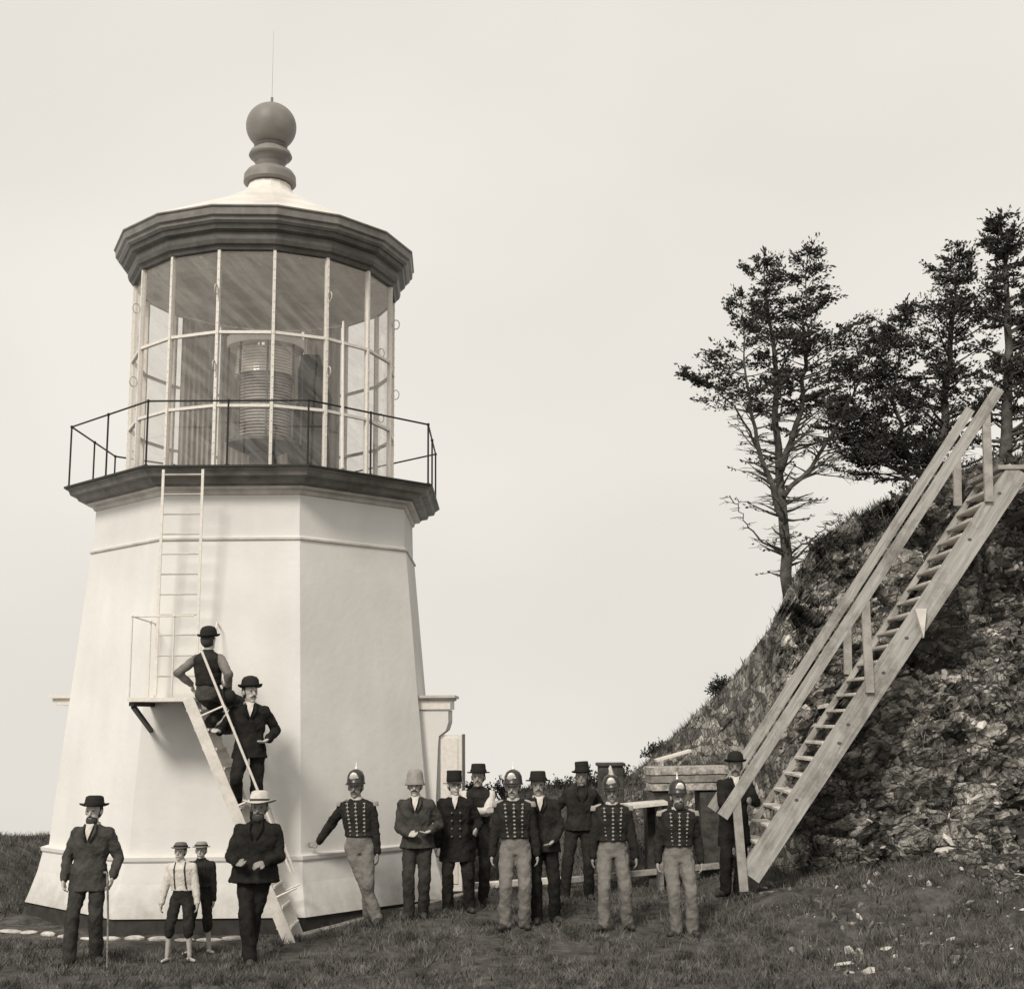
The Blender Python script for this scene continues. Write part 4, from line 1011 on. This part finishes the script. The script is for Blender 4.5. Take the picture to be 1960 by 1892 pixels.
            for i in (0, 1):
                bm = bmesh.new(); c_ = sh[i]+Vector(((-.0 if i else .0), 0, .066)); ellipsoid(bm, c_+Vector(((.01 if i else -.01), 0, .0)), (.066, .048, .018), Matrix.Rotation(R(22 if i else -22), 3, 'Y'), 16, 8)
                for k in range(14):
                    an = -PI/2+PI*k/13; e = 1 if i else -1
                    pp = c_+Vector((e*(.03+.045*math.cos(an)), .055*math.sin(an), -.005)); capsule(bm, pp, pp+Vector((e*.012, 0, -.045)), .008, .006, 6)
                link('epaulette', bm, mat('epaulette_white', .36, .8), up, smooth=True)
        elif buttons:
            for k in range(8):
                bm = bmesh.new(); ellipsoid(bm, (ch.x*.5+pelv.x*.5+(.06 if k % 2 else -.05), pelv.y-.160*g, ch.z-.09-(k//2)*.10), (.013, .009, .013), seg=8, rings=6)
                link('button', bm, mat('horn_button', .16, .4), up)
        else:
            # turned-back lapels and front edge
            if coat == 'jacket':
                for e in (-1, 1):
                    bm = bmesh.new(); c0 = ch
                    tube(bm, [c0+Vector((e*.062, -.085, .12)), c0+Vector((e*.070, -.142*g, .04)), c0+Vector((e*.022, -.160*g, -.07))], [.010, .020, .008], 6); link('lapel', bm, cm, up, smooth=True)
        if boy and coat == 'shirt':
            for e in (-1, 1):
                bm = bmesh.new(); tube(bm, [pelv+Vector((e*.09, -.128, .13)), waist+Vector((e*.085, -.128, .03)), ch+Vector((e*.08, -.145, 0)), ch+Vector((e*.075, -.06, .098)), ch+Vector((e*.06, .1, .05))], .011, 6); link('suspender', bm, C_MID, up)
    # hat
    hb = T((0, .008, .052)); tl = Matrix.Rotation(hat_tilt, 3, 'Y') @ Matrix.Rotation(R(-4), 3, 'X') @ tr_
    HP = [((q_*1.09 if q_ < .12 else .131+(q_-.12)*.62), z_*1.08) for q_, z_ in HATS[hat]]
    bm = bmesh.new(); lathe(bm, HP, 32, sx=.97, sy=1.14, c=hb, tilt=tl)
    if hat in ('bowler', 'felt', 'straw', 'tall', 'boyhat'):
        for v in bm.verts:                                  # curl of the brim at the sides
            l_ = v.co-hb; r_ = math.hypot(l_.x, l_.y)
            if r_ > .125: v.co.z += .02*(abs(l_.x)/r_)**2*(r_-.125)/.03
    H_ = link('helmet' if hat == 'helmet' else 'hat', bm, hm, root, smooth=True)
    if hat in ('bowler', 'felt', 'straw', 'tall', 'flat', 'boyhat'):
        bm = bmesh.new(); lathe(bm, [(.1095, .010), (.1135, .012), (.1125, .038), (.107, .039)], 32, sx=.97, sy=1.14, c=hb, tilt=tl, close=True); link('hat_band', bm, hatm2 or (M_FELT if hm != M_STRAW else M_FELTB), H_)
    if hat in ('kepi', 'helmet'):
        bm = bmesh.new()
        n = 9; zz = -.012; rows = []
        for (rr, dz_) in ((.105, 0), (.140, -.028), (.138, -.032), (.103, -.006)):
            rows.append([bm.verts.new(hb + tl @ Vector((rr*.97*math.cos(a), (rr*1.14)*math.sin(a), zz+dz_*abs(math.sin(a))))) for a in np.linspace(-PI*.85, -PI*.15, n)])
        for a_, b_ in list(zip(rows, rows[1:]))+[(rows[-1], rows[0])]:
            for k in range(n-1): bm.faces.new((a_[k], a_[k+1], b_[k+1], b_[k]))
        link('visor', bm, M_PATENT, H_)
    if hat == 'helmet':
        bm = bmesh.new(); lathe(bm, [(.022, .153), (.014, .168), (.008, .185), (.006, .225), (.001, .245)], 12, c=hb, tilt=tl); link('spike', bm, M_BRASS, H_, smooth=True)
        bm = bmesh.new(); ellipsoid(bm, hb + tl @ Vector((0, -.116, .062)), (.050, .016, .054), Matrix.Rotation(R(14), 3, 'X'), 14, 8)
        for e in (-1, 1): ellipsoid(bm, hb + tl @ Vector((e*.034, -.110, .058)), (.026, .010, .016), Matrix.Rotation(e*.5, 3, 'Y'), 10, 6)
        link('badge', bm, M_BRASS, H_, smooth=True)
        if plume:
            bm = bmesh.new(); capsule(bm, hb+Vector((0, -.02, .15)), hb+Vector((-.015, -.02, .25)), .03, .012, 10); link('plume', bm, C_WHITE, H_, smooth=True)
    root['_hl'] = 0; del root['_hl']
    return root, {'hl': hl, 'hr': hr}

def stand(px, d): p = W(px, 1750, d); return p.x, d, gz(p.x, d)
# 1 man with the walking stick
x, y, z = stand(171, 14.95)
person('bearded man in dark tweed suit and felt hat standing alone at far left', x, y, z, 1.76, fl=(-.15, -.10), fr=(.10, -.02), footL=-.7, footR=.15, cm=C_GREY, tm=C_MID, hat='felt', hem=.78, girth=1.05,
       hl=(-.27, -.10, .90), hr=(.27, -.10, .92), pl=(-1, .4, 0), pr=(1, .4, 0), beard=True, hand_dir_l=(.3, -.4, -1), hand_dir_r=(-.2, -.3, -1))
bm = bmesh.new(); tube(bm, [(0, 0, .98), (.035, -.02, .5), (.05, -.04, 0)], [.013, .012, .010], 8); tube(bm, [(0, 0, .97), (-.01, -.005, 1.0), (-.04, -.01, 1.0)], .013, 8)
o = link('walking_stick', bm, M_WOODD); o.location = (x+.255, y-.24, gz(x+.25, y-.25)); tag(o, 'walking stick held upright by the man standing alone at far left', 'walking stick')
# 2, 3 boys
x, y, z = stand(345, 15.1)
person('barefoot boy in white shirt with suspenders, dark knee breeches and brown hat', x, y, z, 1.27, fl=(-.16, -.02), fr=(.16, -.10), footL=-.2, footR=.5, cm=C_WHITE, tm=C_DARK, coat='shirt', hat='boyhat', hm=mat('tan_felt', .12, .9), boy=True, moust=False, shirt=False,
       hl=(-.30, -.04, .80), hr=(.28, -.06, .82), pl=(-1, .5, 0), pr=(1, .5, 0), girth=1.0)
x, y, z = stand(381, 15.6)
person('barefoot boy in dark clothes and pale hat behind the white-shirted boy', x, y, z, 1.24, fl=(-.12, 0), fr=(.18, -.02), footL=-.3, footR=.7, cm=C_DARK, tm=C_DARK, coat='shirt', hat='boyhat', hm=mat('pale_felt', .26, .9), boy=True, moust=False, shirt=False,
       hl=(-.24, .04, .80), hr=(.24, -.02, .80), head_turn=-.2)
# 4 stout man in straw hat
x, y, z = stand(482, 14.9)
person('stout man in black coat and wide pale straw hat, hands at his waist', x, y, z, 1.80, fl=(.02, -.10), fr=(-.06, .06), pel=(.02, 0), footL=.5, footR=-.5, cm=C_BLACK, tm=C_BLACK, hat='straw', hm=M_STRAW, girth=1.30, hem=.85,
       hl=(-.13, -.26, 1.08), hr=(.18, -.25, 1.07), pl=(-1, .3, -.2), pr=(1, .3, -.2), shirt=False, beard=True, hand_dir_l=(1, -.2, -.1), hand_dir_r=(-1, -.2, -.1))
# 5 soldier leaning on the base of the tower
x, y, z = stand(700, 16.95)
person('helmeted soldier leaning on the white ledge with one arm stretched out', x, y, z, 1.84, fl=(.14, -.02), fr=(.02, .10), pel=(-.08, 0), chest=(-.07, .04), sit=.03, footL=.3, footR=-.2, cm=C_UNI, tm=C_TROU, coat='tunic', hat='helmet', hm=M_PATENT, soldier=True, shirt=False,
       hl=(-.66, .22, .86), hr=(.14, -.02, .78), pl=(0, .4, .6), pr=(1, .3, 0), hand_dir_l=(-1, 0, 0), hand_dir_r=(.1, -.2, -1))
# 6 man with bucket hat
x, y, z = stand(795, 17.0)
person('man in pale grey bucket hat and white collar standing against the tower', x, y, z, 1.76, fl=(-.07, 0), fr=(.09, 0), chest=(-.01, 0), cm=C_GREY, tm=C_MID, hat='bucket', hm=mat('grey_hat_cloth', .28, .9, .15, 20), hem=.86, girth=1.05,
       hl=(-.08, -.20, 1.05), hr=(.20, -.16, 1.08), pl=(-1, .3, -.1), pr=(1, .4, -.1), hand_dir_l=(1, -.1, 0), hand_dir_r=(-.8, -.2, -.2), head_turn=.2)
# 7 man in kepi
x, y, z = stand(872, 17.4)
person('man in long black double-breasted coat and tall cap by the doorway', x, y, z, 1.74, fl=(-.10, 0), fr=(.16, .0), cm=C_BLACK, tm=C_DARK, hat='kepi', hm=M_FELT, hem=.66, girth=1.08, buttons=1,
       hl=(-.26, -.04, .82), hr=(.27, -.18, 1.06), pl=(-1, .3, 0), pr=(.7, .6, -.1), hand_dir_r=(.3, -1, 0), head_turn=.1)
# 8 man with folded arms
x, y, z = stand(912, 18.1)
person('man in dark waistcoat with folded white shirt sleeves and flat brimmed hat', x, y, z, 1.80, fl=(-.09, 0), fr=(.09, 0), coat='vest', cm=C_DARK, tm=C_MID, hat='flat', shirt=False,
       hl=(.13, -.26, 1.20), hr=(-.10, -.25, 1.22), pl=(-1, -.1, -.5), pr=(1, -.1, -.5), hand_dir_l=(1, 0, .1), hand_dir_r=(-1, 0, .1))
# 9 soldier
x, y, z = stand(986, 16.3)
person('helmeted soldier standing straight with both arms down, middle of the row', x, y, z, 1.80, fl=(-.11, .0), fr=(.11, 0), footL=-.3, footR=.3, cm=C_UNI, tm=C_TROU, coat='tunic', hat='helmet', hm=M_PATENT, soldier=True, shirt=False,
       hl=(-.27, .0, .84), hr=(.27, .02, .84), girth=1.05)
# 10 man in dark suit
x, y, z = stand(1044, 16.6)
person('man in dark suit and flat black hat just right of the middle soldier', x, y, z, 1.78, fl=(-.10, 0), fr=(.12, .02), cm=C_DARK, tm=C_BLACK, hat='flat', hem=.84, girth=1.06,
       hl=(-.26, .0, .86), hr=(.10, -.20, .98), pl=(-1, .3, 0), pr=(1, .3, -.2), hand_dir_r=(-.6, -.5, -.4), footR=.4)
# 11 tall hat
x, y, z = stand(1112, 18.6)
person('man in dark coat and tall black hat standing behind with legs apart', x, y, z, 1.80, fl=(-.22, .0), fr=(.10, .0), pel=(.0, 0), cm=C_DARK, tm=C_DARK, hat='tall', hem=.92, shirt=False, moust=False,
       hl=(-.30, -.06, 1.0), hr=(.26, .02, .98), pl=(-1, .4, 0), pr=(1, .4, 0), hat_tilt=-.06)
# 12 plumed soldier
x, y, z = stand(1176, 16.2)
person('soldier with white plumed helmet, second soldier from the right', x, y, z, 1.74, fl=(-.13, -.02), fr=(.15, .0), footL=-.5, footR=.2, cm=C_UNI, tm=C_TROU, coat='tunic', hat='helmet', hm=M_PATENT, soldier=True, shirt=False, plume=True,
       hl=(-.25, .02, .84), hr=(.28, -.04, .82), girth=1.05, hat_tilt=-.12, head_turn=-.15)
# 13 rightmost soldier
x, y, z = stand(1303, 16.0)
person('rightmost soldier with dark bearded face and baggy grey trousers', x, y, z, 1.72, fl=(-.06, .0), fr=(.14, -.10), footL=-.5, footR=.1, cm=C_UNI, tm=C_TROU, coat='tunic', hat='helmet', hm=M_PATENT, soldier=True, shirt=False, beard=True,
       hl=(-.26, .02, .86), hr=(.27, .02, .86), girth=1.05)
# 14 man between the stair rails
x, y, z = stand(1412, 17.5)
person('man in black coat and bowler holding the lower end of the hillside stair rail', x, y, z+.0, 1.78, fl=(-.16, -.05), fr=(.05, .05), chest=(.0, 0), cm=C_BLACK, tm=C_BLACK, hat='bowler', hem=.62, footL=-.6,
       hl=(-.10, -.42, 1.10), hr=(.14, -.40, 1.22), pl=(-1, .3, -.3), pr=(1, .3, -.3), hand_dir_l=(.1, -1, 0), hand_dir_r=(.1, -1, 0), head_turn=-.15)
# 15 man seated on the top steps, back to the camera
def step_z(X_): return T0.z + (X_-T0.x)/(B0.x-T0.x)*(B0.z-T0.z)
p = W(399, 1325, 16.45)
person('man in waistcoat at the top of the white steps with his back turned', p.x, 16.45, p.z-.53, 1.68, yaw=R(168), fl=(-.20, -.12), fr=(.02, -.02), sit=.40, coat='vest', cm=C_DARK, tm=C_GREY, hat='bowler', shirt=False, moust=False, sleeves=mat('grey_shirt', .17, .9, .2, 9),
       hl=(-.27, -.02, .58), hr=(.27, -.05, .66), pl=(-1, .1, 0), pr=(1, .1, 0), legpole=(-.3, -1, .1))
bm = bmesh.new(); lathe(bm, HATS['bowler'], 28, sx=.97, sy=1.14, tilt=Matrix.Rotation(R(75), 3, 'Y')); o = link('held_hat', bm, M_FELT, smooth=True); o.location = W(432, 1336, 16.3); tag(o, 'dark hat held down beside the man atop the white steps', 'hat')
# 16 man standing on the steps
X16 = W(476, 1500, 16.42).x
person('man in black suit and bowler standing halfway up the white steps with hand on hip', X16, 16.42, W(476, 1500, 16.42).z*0+step_z(X16)-.02, 1.80, yaw=R(12), fl=(-.14, 0), fr=(.08, -.02), zl=.20, zr=-.05, cm=C_BLACK, tm=C_BLACK, hat='bowler', hem=.84,
       hl=(-.36, -.16, 1.16), hr=(.22, -.12, 1.06), pl=(-1, .3, -.6), pr=(1, .35, .0), hand_dir_l=(-.5, -.5, .3), hand_dir_r=(-.9, -.2, -.3), head_turn=.3)
